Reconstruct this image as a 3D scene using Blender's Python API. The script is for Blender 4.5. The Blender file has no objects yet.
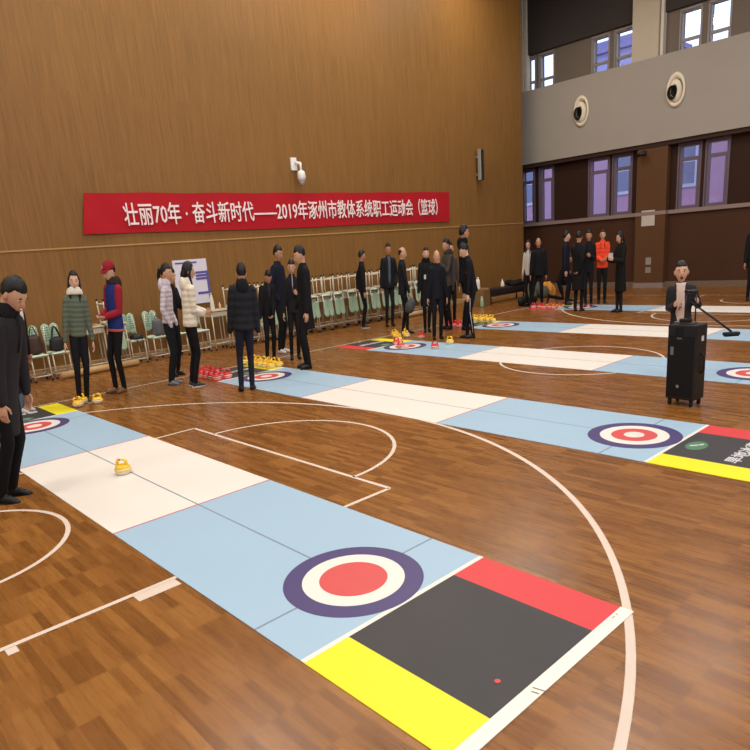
import bpy, bmesh, math, random
from mathutils import Vector, Matrix, Euler, noise
random.seed(7)
S = bpy.context.scene
COL = S.collection
R = math.radians
S.view_settings.view_transform = 'Standard'
S.view_settings.look = 'None'
S.view_settings.exposure = 0.0

# ------------------------------------------------------------------ materials
def lin(c):
    return tuple(((x/255)/12.92 if x/255 <= .04045 else ((x/255+.055)/1.055)**2.4) for x in c) + (1,)

class NT:
    def __init__(s, name):
        s.m = bpy.data.materials.new(name); s.m.use_nodes = True
        s.t = s.m.node_tree; s.n = s.t.nodes; s.b = s.n['Principled BSDF']; s.out = s.n['Material Output']
    def new(s, kind, **kw):
        n = s.n.new(kind)
        for k, v in kw.items():
            if k.startswith('i_'): n.inputs[k[2:].replace('_', ' ')].default_value = v
            else: setattr(n, k, v)
        return n
    def l(s, a, b): s.t.links.new(a, b)

MATS = {}
def mat(name, rgb, rough=.7, spec=.3, metal=0., var=.12, scale=9., bump=0., stripes=0., coat=0., emit=0., stretch=None):
    if name in MATS: return MATS[name]
    k = NT(name); b = k.b
    tc = k.new('ShaderNodeTexCoord'); mp = k.new('ShaderNodeMapping')
    if stretch: mp.inputs['Scale'].default_value = stretch
    k.l(tc.outputs['Object'], mp.inputs['Vector'])
    nz = k.new('ShaderNodeTexNoise', i_Scale=scale, i_Detail=4.)
    k.l(mp.outputs[0], nz.inputs['Vector'])
    rp = k.new('ShaderNodeMapRange'); rp.inputs['To Min'].default_value = 1-var; rp.inputs['To Max'].default_value = 1+var
    k.l(nz.outputs['Fac'], rp.inputs['Value'])
    vm = k.new('ShaderNodeVectorMath', operation='SCALE'); vm.inputs[0].default_value = lin(rgb)[:3]
    k.l(rp.outputs[0], vm.inputs['Scale']); k.l(vm.outputs[0], b.inputs['Base Color'])
    b.inputs['Roughness'].default_value = rough; b.inputs['Metallic'].default_value = metal
    b.inputs['Specular IOR Level'].default_value = spec; b.inputs['Coat Weight'].default_value = coat
    if emit:
        b.inputs['Emission Color'].default_value = lin(rgb); b.inputs['Emission Strength'].default_value = emit
    h = None
    if stripes:
        wv = k.new('ShaderNodeTexWave', wave_type='BANDS', bands_direction='Z', wave_profile='SIN')
        wv.inputs['Scale'].default_value = stripes; wv.inputs['Distortion'].default_value = 1.2; wv.inputs['Detail'].default_value = 1
        k.l(tc.outputs['Object'], wv.inputs['Vector']); h = wv.outputs['Fac']
        bp = k.new('ShaderNodeBump', i_Strength=.32, i_Distance=.02); k.l(h, bp.inputs['Height']); k.l(bp.outputs[0], b.inputs['Normal'])
    elif bump:
        n2 = k.new('ShaderNodeTexNoise', i_Scale=scale*2.5, i_Detail=3.); k.l(mp.outputs[0], n2.inputs['Vector'])
        bp = k.new('ShaderNodeBump', i_Strength=bump, i_Distance=.02); k.l(n2.outputs['Fac'], bp.inputs['Height']); k.l(bp.outputs[0], b.inputs['Normal'])
    MATS[name] = k.m
    return k.m

def floor_material():
    k = NT('parquet'); b = k.b
    tc = k.new('ShaderNodeTexCoord')
    br = k.new('ShaderNodeTexBrick', offset=.37, offset_frequency=1, squash=1.)
    br.inputs['Scale'].default_value = 1.; br.inputs['Brick Width'].default_value = .27; br.inputs['Row Height'].default_value = .044
    br.inputs['Mortar Size'].default_value = .0011; br.inputs['Mortar Smooth'].default_value = .3; br.inputs['Bias'].default_value = -.1
    br.inputs['Color1'].default_value = (0, 0, 0, 1); br.inputs['Color2'].default_value = (1, 1, 1, 1); br.inputs['Mortar'].default_value = (.25, .25, .25, 1)
    wob = k.new('ShaderNodeTexNoise', i_Scale=.7); k.l(tc.outputs['Object'], wob.inputs['Vector'])
    k.l(tc.outputs['Object'], br.inputs['Vector'])
    mp = k.new('ShaderNodeMapping'); mp.inputs['Scale'].default_value = (3.2, 30, 1); k.l(tc.outputs['Object'], mp.inputs['Vector'])
    gr = k.new('ShaderNodeTexNoise', i_Scale=1.6, i_Detail=5., i_Distortion=.4); k.l(mp.outputs[0], gr.inputs['Vector'])
    big = k.new('ShaderNodeTexNoise', i_Scale=.55, i_Detail=3.); k.l(tc.outputs['Object'], big.inputs['Vector'])
    a = k.new('ShaderNodeMath', operation='MULTIPLY_ADD'); a.inputs[1].default_value = .40; a.inputs[2].default_value = .18
    rgb2 = k.new('ShaderNodeRGBToBW'); k.l(br.outputs['Color'], rgb2.inputs[0]); k.l(rgb2.outputs[0], a.inputs[0])
    a2 = k.new('ShaderNodeMath', operation='MULTIPLY_ADD'); a2.inputs[1].default_value = .30; k.l(gr.outputs['Fac'], a2.inputs[0]); k.l(a.outputs[0], a2.inputs[2])
    a3 = k.new('ShaderNodeMath', operation='MULTIPLY_ADD'); a3.inputs[1].default_value = .22; k.l(big.outputs['Fac'], a3.inputs[0]); k.l(a2.outputs[0], a3.inputs[2])
    cr = k.new('ShaderNodeValToRGB'); k.l(a3.outputs[0], cr.inputs[0])
    e = cr.color_ramp.elements; e[0].position = .15; e[0].color = lin((76, 43, 13)); e[1].position = .98; e[1].color = lin((160, 108, 52))
    x = e.new(.55); x.color = lin((124, 77, 31))
    k.l(cr.outputs[0], b.inputs['Base Color'])
    b.inputs['Roughness'].default_value = .26; b.inputs['Specular IOR Level'].default_value = .42
    rr = k.new('ShaderNodeMapRange'); rr.inputs['To Min'].default_value = .2; rr.inputs['To Max'].default_value = .36
    k.l(gr.outputs['Fac'], rr.inputs['Value']); k.l(rr.outputs[0], b.inputs['Roughness'])
    bp = k.new('ShaderNodeBump', i_Strength=.06, i_Distance=.004); k.l(a2.outputs[0], bp.inputs['Height']); k.l(bp.outputs[0], b.inputs['Normal'])
    return k.m

def veneer_material():
    k = NT('veneer'); b = k.b
    tc = k.new('ShaderNodeTexCoord'); sp = k.new('ShaderNodeSeparateXYZ'); k.l(tc.outputs['Object'], sp.inputs[0])
    cb = k.new('ShaderNodeCombineXYZ'); k.l(sp.outputs['Z'], cb.inputs['X']); k.l(sp.outputs['Y'], cb.inputs['Y'])
    br = k.new('ShaderNodeTexBrick', offset=.0, offset_frequency=2)
    for n_, v in (('Scale', 1.), ('Brick Width', 1.26), ('Row Height', .052), ('Mortar Size', .0012), ('Mortar Smooth', .2), ('Bias', 0.)): br.inputs[n_].default_value = v
    br.inputs['Color1'].default_value = (.2, .2, .2, 1); br.inputs['Color2'].default_value = (.8, .8, .8, 1); br.inputs['Mortar'].default_value = (0, 0, 0, 1)
    sh = k.new('ShaderNodeVectorMath', operation='ADD'); sh.inputs[1].default_value = (-2.1+1.26*2, 0, 0); k.l(cb.outputs[0], sh.inputs[0]); k.l(sh.outputs[0], br.inputs['Vector'])
    mp = k.new('ShaderNodeMapping'); mp.inputs['Scale'].default_value = (.9, 26, 1); k.l(cb.outputs[0], mp.inputs['Vector'])
    gr = k.new('ShaderNodeTexNoise', i_Scale=1.5, i_Detail=6., i_Roughness=.65); k.l(mp.outputs[0], gr.inputs['Vector'])
    big = k.new('ShaderNodeTexNoise', i_Scale=.45, i_Detail=2.); k.l(cb.outputs[0], big.inputs['Vector'])
    bw = k.new('ShaderNodeRGBToBW'); k.l(br.outputs['Color'], bw.inputs[0])
    a = k.new('ShaderNodeMath', operation='MULTIPLY_ADD'); a.inputs[1].default_value = .16; a.inputs[2].default_value = .06; k.l(bw.outputs[0], a.inputs[0])
    a2 = k.new('ShaderNodeMath', operation='MULTIPLY_ADD'); a2.inputs[1].default_value = .78; k.l(gr.outputs['Fac'], a2.inputs[0]); k.l(a.outputs[0], a2.inputs[2])
    a3 = k.new('ShaderNodeMath', operation='MULTIPLY_ADD'); a3.inputs[1].default_value = .2; k.l(big.outputs['Fac'], a3.inputs[0]); k.l(a2.outputs[0], a3.inputs[2])
    cr = k.new('ShaderNodeValToRGB'); k.l(a3.outputs[0], cr.inputs[0])
    e = cr.color_ramp.elements; e[0].position = .2; e[0].color = lin((92, 63, 27)); e[1].position = .9; e[1].color = lin((146, 104, 53))
    k.l(cr.outputs[0], b.inputs['Base Color']); b.inputs['Roughness'].default_value = .55; b.inputs['Specular IOR Level'].default_value = .25
    return k.m

def glass_material():
    k = NT('window_glass')
    tr = k.new('ShaderNodeBsdfTransparent'); tr.inputs[0].default_value = (.93, .95, 1, 1)
    gl = k.new('ShaderNodeBsdfGlossy'); gl.inputs['Roughness'].default_value = .05
    nz = k.new('ShaderNodeTexNoise', i_Scale=3.); mr = k.new('ShaderNodeMapRange'); mr.inputs['To Min'].default_value = .04; mr.inputs['To Max'].default_value = .09
    k.l(nz.outputs['Fac'], mr.inputs['Value'])
    mx = k.new('ShaderNodeMixShader'); k.l(mr.outputs[0], mx.inputs[0]); k.l(tr.outputs[0], mx.inputs[1]); k.l(gl.outputs[0], mx.inputs[2])
    k.l(mx.outputs[0], k.out.inputs['Surface'])
    return k.m

# ------------------------------------------------------------------ mesh helpers
def box(bm, c, s, rz=0., mi=0, rot=None, bevel=0.):
    M = Matrix.Translation(c) @ (rot.to_4x4() if rot else Matrix.Rotation(rz, 4, 'Z')) @ Matrix.Diagonal((s[0], s[1], s[2], 1))
    r = bmesh.ops.create_cube(bm, size=1., matrix=M)
    fs = {f for v in r['verts'] for f in v.link_faces}
    if bevel:
        es = list({e for f in fs for e in f.edges})
        q = bmesh.ops.bevel(bm, geom=es, offset=bevel, segments=2, affect='EDGES', profile=.6)
        fs = set(q['faces']) | {f for f in fs if f.is_valid}
    for f in fs:
        if f.is_valid: f.material_index = mi
    return fs

def cyl(bm, p0, p1, r0, r1=None, seg=12, mi=0, smooth=True):
    p0 = Vector(p0); p1 = Vector(p1); r1 = r0 if r1 is None else r1
    d = p1-p0; q = d.to_track_quat('Z', 'Y').to_matrix().to_4x4()
    M = Matrix.Translation((p0+p1)/2) @ q
    r = bmesh.ops.create_cone(bm, cap_ends=True, segments=seg, radius1=r0, radius2=r1, depth=d.length, matrix=M)
    for f in {f for v in r['verts'] for f in v.link_faces}:
        f.material_index = mi; f.smooth = smooth and len(f.verts) == 4

def loft(bm, rings, n=16, mi=0, side=(1, 0, 0), cap=True):
    """rings: (centre, a, b); a along the side vector, b along the other cross axis."""
    P = [Vector(r[0]) for r in rings]; side = Vector(side); out = []
    for i, (c, a, b) in enumerate(rings):
        t = (P[min(i+1, len(P)-1)]-P[max(i-1, 0)])
        if t.length < 1e-7: t = Vector((0, 0, 1))
        t.normalize(); s = side-t*side.dot(t)
        if s.length < 1e-3: s = Vector((0, 1, 0))-t*t.y
        s.normalize(); o = t.cross(s)
        out.append([bm.verts.new(P[i]+s*a*math.cos(2*math.pi*j/n)+o*b*math.sin(2*math.pi*j/n)) for j in range(n)])
    fs = []
    for A, B in zip(out, out[1:]):
        for j in range(n): fs.append(bm.faces.new((A[j], A[(j+1) % n], B[(j+1) % n], B[j])))
    if cap:
        fs.append(bm.faces.new(list(reversed(out[0])))); fs.append(bm.faces.new(out[-1]))
    for f in fs: f.material_index = mi; f.smooth = True
    return out

def limb(bm, pts, rad, n=12, mi=0, side=(1, 0, 0), flat=1.):
    """tapered limb with rounded ends through the given joints"""
    P = [Vector(p) for p in pts]
    d0 = (P[0]-P[1]).normalized(); d1 = (P[-1]-P[-2]).normalized(); rg = []
    for k in (1., .8, .45): rg.append((P[0]+d0*rad[0]*k, rad[0]*math.sqrt(max(1-k*k, .004)), rad[0]*math.sqrt(max(1-k*k, .004))*flat))
    for i, p in enumerate(P): rg.append((p, rad[i], rad[i]*flat))
    for k in (.45, .8, 1.): rg.append((P[-1]+d1*rad[-1]*k, rad[-1]*math.sqrt(max(1-k*k, .004)), rad[-1]*math.sqrt(max(1-k*k, .004))*flat))
    loft(bm, rg, n, mi, side)

def ellip(bm, c, r, rot=None, mi=0, u=16, v=10):
    M = Matrix.Translation(c) @ (rot.to_4x4() if rot else Matrix()) @ Matrix.Diagonal((r[0], r[1], r[2], 1))
    q = bmesh.ops.create_uvsphere(bm, u_segments=u, v_segments=v, radius=1., matrix=M)
    for f in {f for w in q['verts'] for f in w.link_faces}: f.material_index = mi; f.smooth = True

def lathe(bm, prof, c=(0, 0, 0), n=24, mi=0):
    rg = []
    for r, z in prof: rg.append([bm.verts.new((c[0]+r*math.cos(2*math.pi*j/n), c[1]+r*math.sin(2*math.pi*j/n), c[2]+z)) for j in range(n)])
    for A, B in zip(rg, rg[1:]):
        for j in range(n):
            f = bm.faces.new((A[j], A[(j+1) % n], B[(j+1) % n], B[j])); f.material_index = mi; f.smooth = True
    f = bm.faces.new(list(reversed(rg[0]))); f.material_index = mi
    f = bm.faces.new(rg[-1]); f.material_index = mi

def poly(bm, pts, z=None, mi=0):
    f = bm.faces.new([bm.verts.new(p if z is None else (p[0], p[1], z)) for p in pts]); f.material_index = mi; return f

def slab(bm, x0, x1, y0, y1, z0, z1, mi=0):
    box(bm, ((x0+x1)/2, (y0+y1)/2, (z0+z1)/2), (abs(x1-x0), abs(y1-y0), abs(z1-z0)), mi=mi)

def link(name, me, mats, parent=None):
    for m in (mats if isinstance(mats, (list, tuple)) else [mats]): me.materials.append(m)
    o = bpy.data.objects.new(name, me); COL.objects.link(o)
    if parent: o.parent = parent
    return o

def obj(name, bm, mats, parent=None, smooth=None, loc=None):
    me = bpy.data.meshes.new(name); bm.normal_update(); bm.to_mesh(me); bm.free()
    if smooth:
        for p in me.polygons: p.use_smooth = True
    o = link(name, me, mats, parent)
    if loc: o.location = loc
    return o

def bevel_mod(o, w=.004, seg=2):
    m = o.modifiers.new('b', 'BEVEL'); m.width = w; m.segments = seg; m.limit_method = 'ANGLE'; m.angle_limit = R(40)
    return o

def remeshed(bm, vox=.013, it=4, fac=.6):
    """one continuous skin over overlapping forms"""
    me = bpy.data.meshes.new('tmp'); bm.to_mesh(me); bm.free()
    o = bpy.data.objects.new('tmp', me); COL.objects.link(o)
    r = o.modifiers.new('r', 'REMESH'); r.mode = 'VOXEL'; r.voxel_size = vox; r.use_smooth_shade = True
    s = o.modifiers.new('s', 'SMOOTH'); s.iterations = it; s.factor = fac
    dg = bpy.context.evaluated_depsgraph_get(); out = bpy.data.meshes.new_from_object(o.evaluated_get(dg))
    bpy.data.objects.remove(o); bpy.data.meshes.remove(me)
    b2 = bmesh.new(); b2.from_mesh(out); bpy.data.meshes.remove(out)
    for f in b2.faces: f.smooth = True
    return b2

def tag(o, label=None, cat=None, group=None, kind=None):
    if label: o['label'] = label
    if cat: o['category'] = cat
    if group: o['group'] = group
    if kind: o['kind'] = kind
    return o

def thing(name, label, cat, loc=(0, 0, 0), rz=0., group=None):
    o = bpy.data.objects.new(name, None); COL.objects.link(o); o.location = loc; o.rotation_euler = (0, 0, rz)
    o.empty_display_size = .1
    return tag(o, label, cat, group)

def struct(name, bm, mats, smooth=None):
    return tag(obj(name, bm, mats, smooth=smooth), kind='structure')

def dup(root, loc, rot=None, label=None, group=None):
    r = root.copy(); COL.objects.link(r); r.location = loc
    if rot: r.rotation_euler = rot
    if label: r['label'] = label
    if group: r['group'] = group
    for ch in list(root.children):
        c = ch.copy(); COL.objects.link(c); c.parent = r
        for g in list(ch.children):
            d = g.copy(); COL.objects.link(d); d.parent = c
    return r

def text_mesh(txt, width, height, bold=.0, res=2):
    cu = bpy.data.curves.new('t', 'FONT'); cu.body = txt; cu.size = 1.; cu.offset = bold; cu.resolution_u = res; cu.extrude = .004
    o = bpy.data.objects.new('t', cu); COL.objects.link(o)
    dg = bpy.context.evaluated_depsgraph_get(); me = bpy.data.meshes.new_from_object(o.evaluated_get(dg))
    bpy.data.objects.remove(o)
    xs = [v.co.x for v in me.vertices]; ys = [v.co.y for v in me.vertices]
    sx = width/(max(xs)-min(xs)); sy = height/(max(ys)-min(ys)); x0 = min(xs); y0 = min(ys)
    for v in me.vertices: v.co = ((v.co.x-x0)*sx, (v.co.y-y0)*sy, v.co.z)
    return me
# ================================================================== the hall
XW = -7.3      # face of the veneered wall
FLOOR = floor_material(); VENEER = veneer_material(); GLASS = glass_material()
M_LINE = mat('line_paint', (214, 196, 180), .45, .3, var=.06)
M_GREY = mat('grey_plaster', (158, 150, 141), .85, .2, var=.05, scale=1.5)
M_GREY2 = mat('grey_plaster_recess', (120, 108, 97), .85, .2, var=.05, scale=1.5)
M_DARKB = mat('dark_band', (66, 60, 58), .85, .2, var=.08, scale=2)
M_CREAM = mat('cream_plaster', (196, 184, 164), .8, .2, var=.04, scale=2)
M_BROWN = mat('brown_panel', (70, 43, 28), .65, .25, var=.16, scale=3, stretch=(1, 1, .15))
M_DBROWN = mat('dark_brown_panel', (50, 30, 20), .7, .2, var=.16, scale=3, stretch=(1, 1, .15))
M_COLB = mat('column_panel', (92, 62, 38), .6, .25, var=.12, scale=3, stretch=(1, 1, .15))
M_SILL = mat('sill_trim', (142, 122, 116), .6, .3, var=.05)
M_FRAME = mat('window_frame_paint', (104, 90, 104), .5, .3, var=.05)
M_WHITEW = mat('white_wall_paint', (206, 198, 186), .85, .2, var=.03, scale=2)

bm = bmesh.new(); slab(bm, -10.5, 9.5, -8.5, 18.4, -.2, 0)
floor = struct('floor', bm, FLOOR)
bm = bmesh.new(); slab(bm, -7.6, XW, -8.5, 16.5, 0, 9.0)
struct('wall_left', bm, VENEER)
# pale shadow-gap moulding and the baseboard on the veneered wall
bm = bmesh.new(); slab(bm, XW, XW+.012, -8.5, 16.5, 2.085, 2.11)
struct('trim_1', bm, mat('moulding', (176, 136, 84), .6, .2, var=.05))
bm = bmesh.new(); slab(bm, XW, XW+.05, -8.5, 16.5, 0, .13)
bevel_mod(struct('baseboard_left', bm, mat('baseboard_wood', (186, 150, 104), .5, .3, var=.1, stretch=(1, .2, 1))), .008)

# far wall: brown panelled lower storey with windows, grey gallery parapet, recessed upper storey
YL = 17.85; YU = 18.2
LW = [(-8.25, -7.79), (-7.57, -7.1), (-5.85, -5.24), (-5.09, -4.55), (-3.21, -2.67), (-2.5, -1.97), (-.65, -.11), (.06, .59), (1.9, 2.44), (2.61, 3.14), (4.46, 5.0), (5.17, 5.7)]
UW = [(-8.24, -7.95), (-7.77, -7.29), (-5.99, -5.5), (-5.29, -4.77), (-3.47, -2.97), (-2.75, -2.26), (-.95, -.45), (-.23, .26), (1.6, 2.1), (2.32, 2.81), (4.1, 4.6), (4.8, 5.3)]
def pierced(bm, wins, x0, x1, y0, y1, z0, z1, wz0, wz1, mi=0):
    slab(bm, x0, x1, y0, y1, z0, wz0, mi); slab(bm, x0, x1, y0, y1, wz1, z1, mi)
    c = x0
    for a, b in wins:
        slab(bm, c, a, y0, y1, wz0, wz1, mi); c = b
    slab(bm, c, x1, y0, y1, wz0, wz1, mi)
bm = bmesh.new()
slab(bm, -10.5, 9.5, YL, YL+.25, 0, 2.0, 0)
pierced(bm, LW, -10.5, 9.5, YL, YL+.25, 2.0, 3.95, 2.1, 3.72, 1)
struct('wall_far', bm, [M_BROWN, M_DBROWN])
bm = bmesh.new()
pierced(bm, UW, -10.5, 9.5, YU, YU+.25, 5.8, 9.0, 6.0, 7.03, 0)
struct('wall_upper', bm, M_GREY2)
bm = bmesh.new(); slab(bm, -10.5, 9.5, YU-.1, YU, 7.12, 9.0)
struct('trim_2', bm, M_DARKB)
# parapet with round holes (cut as a 24-gon inside square cells)
HOLES = [(-6.0, 5.08, .2), (-3.28, 5.08, .2), (-.56, 5.08, .2), (2.16, 5.08, .2), (4.88, 5.08, .2)]
bm = bmesh.new(); y0, y1 = 17.6, 17.72
c = -10.5
for hx, hz, hr in HOLES:
    slab(bm, c, hx-.4, y0, y1, 3.89, 6.0); c = hx+.4
    slab(bm, hx-.4, hx+.4, y0, y1, 3.89, hz-.4); slab(bm, hx-.4, hx+.4, y0, y1, hz+.4, 6.0)
    N = 32; inn = []; outr = []
    for j in range(N):
        a = 2*math.pi*j/N; ca, sa = math.cos(a), math.sin(a); k = .4/max(abs(ca), abs(sa))
        inn.append((hx+hr*ca, hz+hr*1.7*sa)); outr.append((hx+k*ca, hz+k*sa))
    for j in range(N):
        q = (j+1) % N
        for yy in (y0, y1): bm.faces.new([bm.verts.new((p[0], yy, p[1])) for p in (inn[j], inn[q], outr[q], outr[j])])
        bm.faces.new([bm.verts.new(p) for p in ((inn[j][0], y0, inn[j][1]), (inn[q][0], y0, inn[q][1]), (inn[q][0], y1, inn[q][1]), (inn[j][0], y1, inn[j][1]))])
slab(bm, c, 9.5, y0, y1, 3.89, 6.0)
slab(bm, -10.5, 9.5, y1, YU, 5.85, 5.95)          # gallery top
bmesh.ops.recalc_face_normals(bm, faces=bm.faces)
struct('wall_parapet', bm, M_GREY)
bm = bmesh.new(); slab(bm, -10.5, 9.5, 17.64, YL, 3.78, 3.89)
struct('trim_3', bm, mat('dark_beam', (56, 38, 30), .7, .2, var=.1))
bm = bmesh.new(); slab(bm, -10.5, 9.5, 17.78, YL, 2.0, 2.1)
struct('trim_4', bm, M_SILL)
bm = bmesh.new(); slab(bm, -10.5, 9.5, YL-.03, YL, 0, .16)
struct('baseboard_far', bm, mat('skirting_grey', (116, 96, 78), .6, .3))
# columns
for i, (a, b) in enumerate(((-4.3, -3.45), (-9.9, -9.0), (1.3, 1.75), (6.2, 7.0))):
    bm = bmesh.new(); slab(bm, a, b, 17.66, YL, 0, 3.89, 0); slab(bm, a-.01, b+.01, 17.65, YL, 2.0, 2.1, 1)
    slab(bm, a-.012, b+.012, 17.64, YL, 0, .14, 1)
    tag(obj('trim_%d' % (5+i), bm, [M_COLB, M_SILL]), kind='structure')
for i, (a, b) in enumerate(((-4.69, -3.96), (-8.62, -8.24), (1.05, 1.45), (5.8, 6.4))):
    bm = bmesh.new(); slab(bm, a, b, 17.95, YU, 5.9, 9.0, 0); slab(bm, b+.02, b+.1, 18.02, YU, 5.9, 9.0, 1)
    tag(obj('trim_%d' % (9+i), bm, [M_CREAM, mat('pipe_white', (214, 206, 190), .5, .3)]), kind='structure')
# windows
def window(idx, a, b, y, z0, z1, transom, fm, t=.045):
    w = bpy.data.objects.new('window_%d' % idx, None); COL.objects.link(w); w.location = ((a+b)/2, y, z0); w['kind'] = 'structure'
    bm = bmesh.new(); W = b-a; H = z1-z0
    for x in (-W/2+t/2, W/2-t/2): box(bm, (x, .06, H/2), (t, .1, H))
    for z in (t/2, H-t/2): box(bm, (0, .06, z), (W-2*t, .1, t))
    box(bm, (0, .06, transom), (W-2*t, .09, .06))
    # opening leaf
    lo, hi = (t, transom-.03)
    lf = t*.8
    for x in (-W/2+t+lf/2, W/2-t-lf/2): box(bm, (x, .04, (lo+hi)/2), (lf, .06, hi-lo))
    for z in (lo+lf/2, hi-lf/2): box(bm, (0, .04, z), (W-2*t-lf*2, .06, lf))
    obj('window_frame', bm, fm, w)
    bm = bmesh.new(); box(bm, (0, .075, (lo+hi)/2), (W-2*t, .006, hi-lo)); box(bm, (0, .075, (transom+.03+H-t)/2), (W-2*t, .006, H-t-transom-.03))
    obj('pane', bm, GLASS, w)
    bm = bmesh.new(); box(bm, (-W/2-.02, -.01, H/2), (.04, .03, H+.04)); box(bm, (W/2+.02, -.01, H/2), (.04, .03, H+.04)); box(bm, (0, -.01, H+.03), (W+.08, .03, .05))
    obj('window_casing', bm, fm, w)
n = 1
for a, b in LW:
    window(n, a, b, YL, 2.1, 3.72, 1.28, M_FRAME); n += 1
M_FR2 = mat('upper_frame_paint', (150, 142, 138), .5, .3)
for a, b in UW:
    window(n, a, b, YU, 6.0, 7.03, .36, M_FR2, .022); n += 1
# remaining shell, behind and beside the photographer
bm = bmesh.new(); RW = [(-4., -1.5), (1., 3.5), (6., 8.5), (11., 13.5)]
slab(bm, 9.3, 9.5, -8.5, 18.4, 0, 4.6); slab(bm, 9.3, 9.5, -8.5, 18.4, 7.6, 9.0); c = -8.5
for a, b in RW: slab(bm, 9.3, 9.5, c, a, 4.6, 7.6); c = b
slab(bm, 9.3, 9.5, c, 18.4, 4.6, 7.6); struct('wall_right', bm, M_WHITEW)
for a, b in RW:
    bm = bmesh.new()
    for yy in (a+.03, (a+b)/2, b-.03): box(bm, (9.4, yy, 6.1), (.08, .06, 3.))
    for zz in (4.63, 6.6, 7.57): box(bm, (9.4, (a+b)/2, zz), (.08, b-a, .06))
    struct('window_%d' % n, bm, M_FR2); n += 1
    ld = bpy.data.lights.new('daylight', 'AREA'); ld.shape = 'RECTANGLE'; ld.size = 2.4; ld.size_y = 2.9; ld.energy = 130; ld.color = (.8, .88, 1)
    o = bpy.data.objects.new('daylight', ld); COL.objects.link(o); o.location = (9.55, (a+b)/2, 6.1); o.rotation_euler = (0, R(90), 0)
bm = bmesh.new(); slab(bm, -7.6, 9.5, -8.7, -8.5, 0, 9.0); struct('wall_back', bm, M_WHITEW)
bm = bmesh.new(); slab(bm, -10.7, -10.5, 16.0, 18.4, 0, 9.0); slab(bm, -10.5, -7.6, 16.2, 16.4, 0, 9.0); struct('wall_side_recess', bm, M_DARKB)
bm = bmesh.new(); slab(bm, -10.7, 9.5, -8.7, 18.5, 9.0, 9.2); struct('ceiling', bm, mat('ceiling_white', (196, 190, 180), .9, .1, var=.04, scale=1))

# ---- the two distant buildings seen through the glass
def facade(name, label, x0, x1, y, h, wall, trim_, floors, bays, roofc=None):
    t = thing(name, label, 'building', ((x0+x1)/2, y, -1)); W = x1-x0
    bm = bmesh.new(); box(bm, (0, 2, h/2), (W, 4, h)); obj('wall', bm, wall, t)
    if roofc:
        bm = bmesh.new(); box(bm, (0, 1.9, h+.12), (W+.6, 4.6, .25)); box(bm, (0, 2, h+.5), (W-1, 3, .6)); obj('roof', bm, roofc, t)
    fh = h/floors; bw = W/bays
    for i in range(bays):
        for j in range(floors):
            bm = bmesh.new(); cx = -W/2+(i+.5)*bw; cz = (j+.55)*fh
            box(bm, (cx, -.03, cz), (bw*.5, .08, fh*.55), mi=0); box(bm, (cx, -.06, cz-.1*fh), (bw*.42, .06, fh*.26), mi=1); box(bm, (cx, -.06, cz+.16*fh), (bw*.42, .06, fh*.16), mi=1)
            obj('window', bm, [trim_, mat('far_pane', (96, 98, 132), .3, .5)], t)
    return t
M_PINK = mat('pink_render', (164, 130, 156), .9, .1, var=.1, scale=.6)
M_EWH = mat('ext_white', (176, 176, 200), .8, .1)
facade('building', 'pink rendered building with pale windows across the yard, seen through the lower windows', -24, 6, 29, 6.6, M_PINK, M_EWH, 2, 12)
facade('building', 'taller grey blue block with projecting roof seen through the upper windows', -17.2, -12.9, 37, 12.3, mat('blue_grey_render', (150, 150, 190), .9, .1), M_EWH, 3, 3, mat('roof_lilac', (120, 118, 160), .8, .1))
bm = bmesh.new(); slab(bm, -60, 60, 18.6, 90, -1.2, -1.0)
tag(obj('ground', bm, mat('yard_paving', (150, 146, 150), .9, .1)), kind='structure')

# ---- court markings, parts of the floor
CZ = .0016
def strip_poly(pts, w, closed=False):
    bm = bmesh.new(); P = [Vector((p[0], p[1], 0)) for p in pts]; n_ = len(P); L = []
    for i in range(n_):
        a = P[(i-1) % n_] if (closed or i) else P[0]; b = P[(i+1) % n_] if (closed or i < n_-1) else P[-1]
        t = (b-a).normalized(); s = Vector((-t.y, t.x, 0))*w/2; L.append((P[i]+s, P[i]-s))
    vs = [(bm.verts.new((a.x, a.y, CZ)), bm.verts.new((b.x, b.y, CZ))) for a, b in L]
    for i in range(n_ if closed else n_-1):
        a, b = vs[i], vs[(i+1) % n_]; bm.faces.new((a[0], a[1], b[1], b[0]))
    bmesh.ops.recalc_face_normals(bm, faces=bm.faces)
    for f in bm.faces:
        if f.normal.z < 0: f.normal_flip()
    return bm
def line(name, pts, w=.033, closed=False): return obj(name, strip_poly(pts, w, closed), M_LINE, floor)
def arc(cx, cy, r, a0, a1, n_=48): return [(cx+r*math.cos(R(a0+(a1-a0)*i/n_)), cy+r*math.sin(R(a0+(a1-a0)*i/n_))) for i in range(n_+1)]
KW = 1.49; FTN = 1.945; YB0 = -.62; YBL = -1.57
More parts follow.
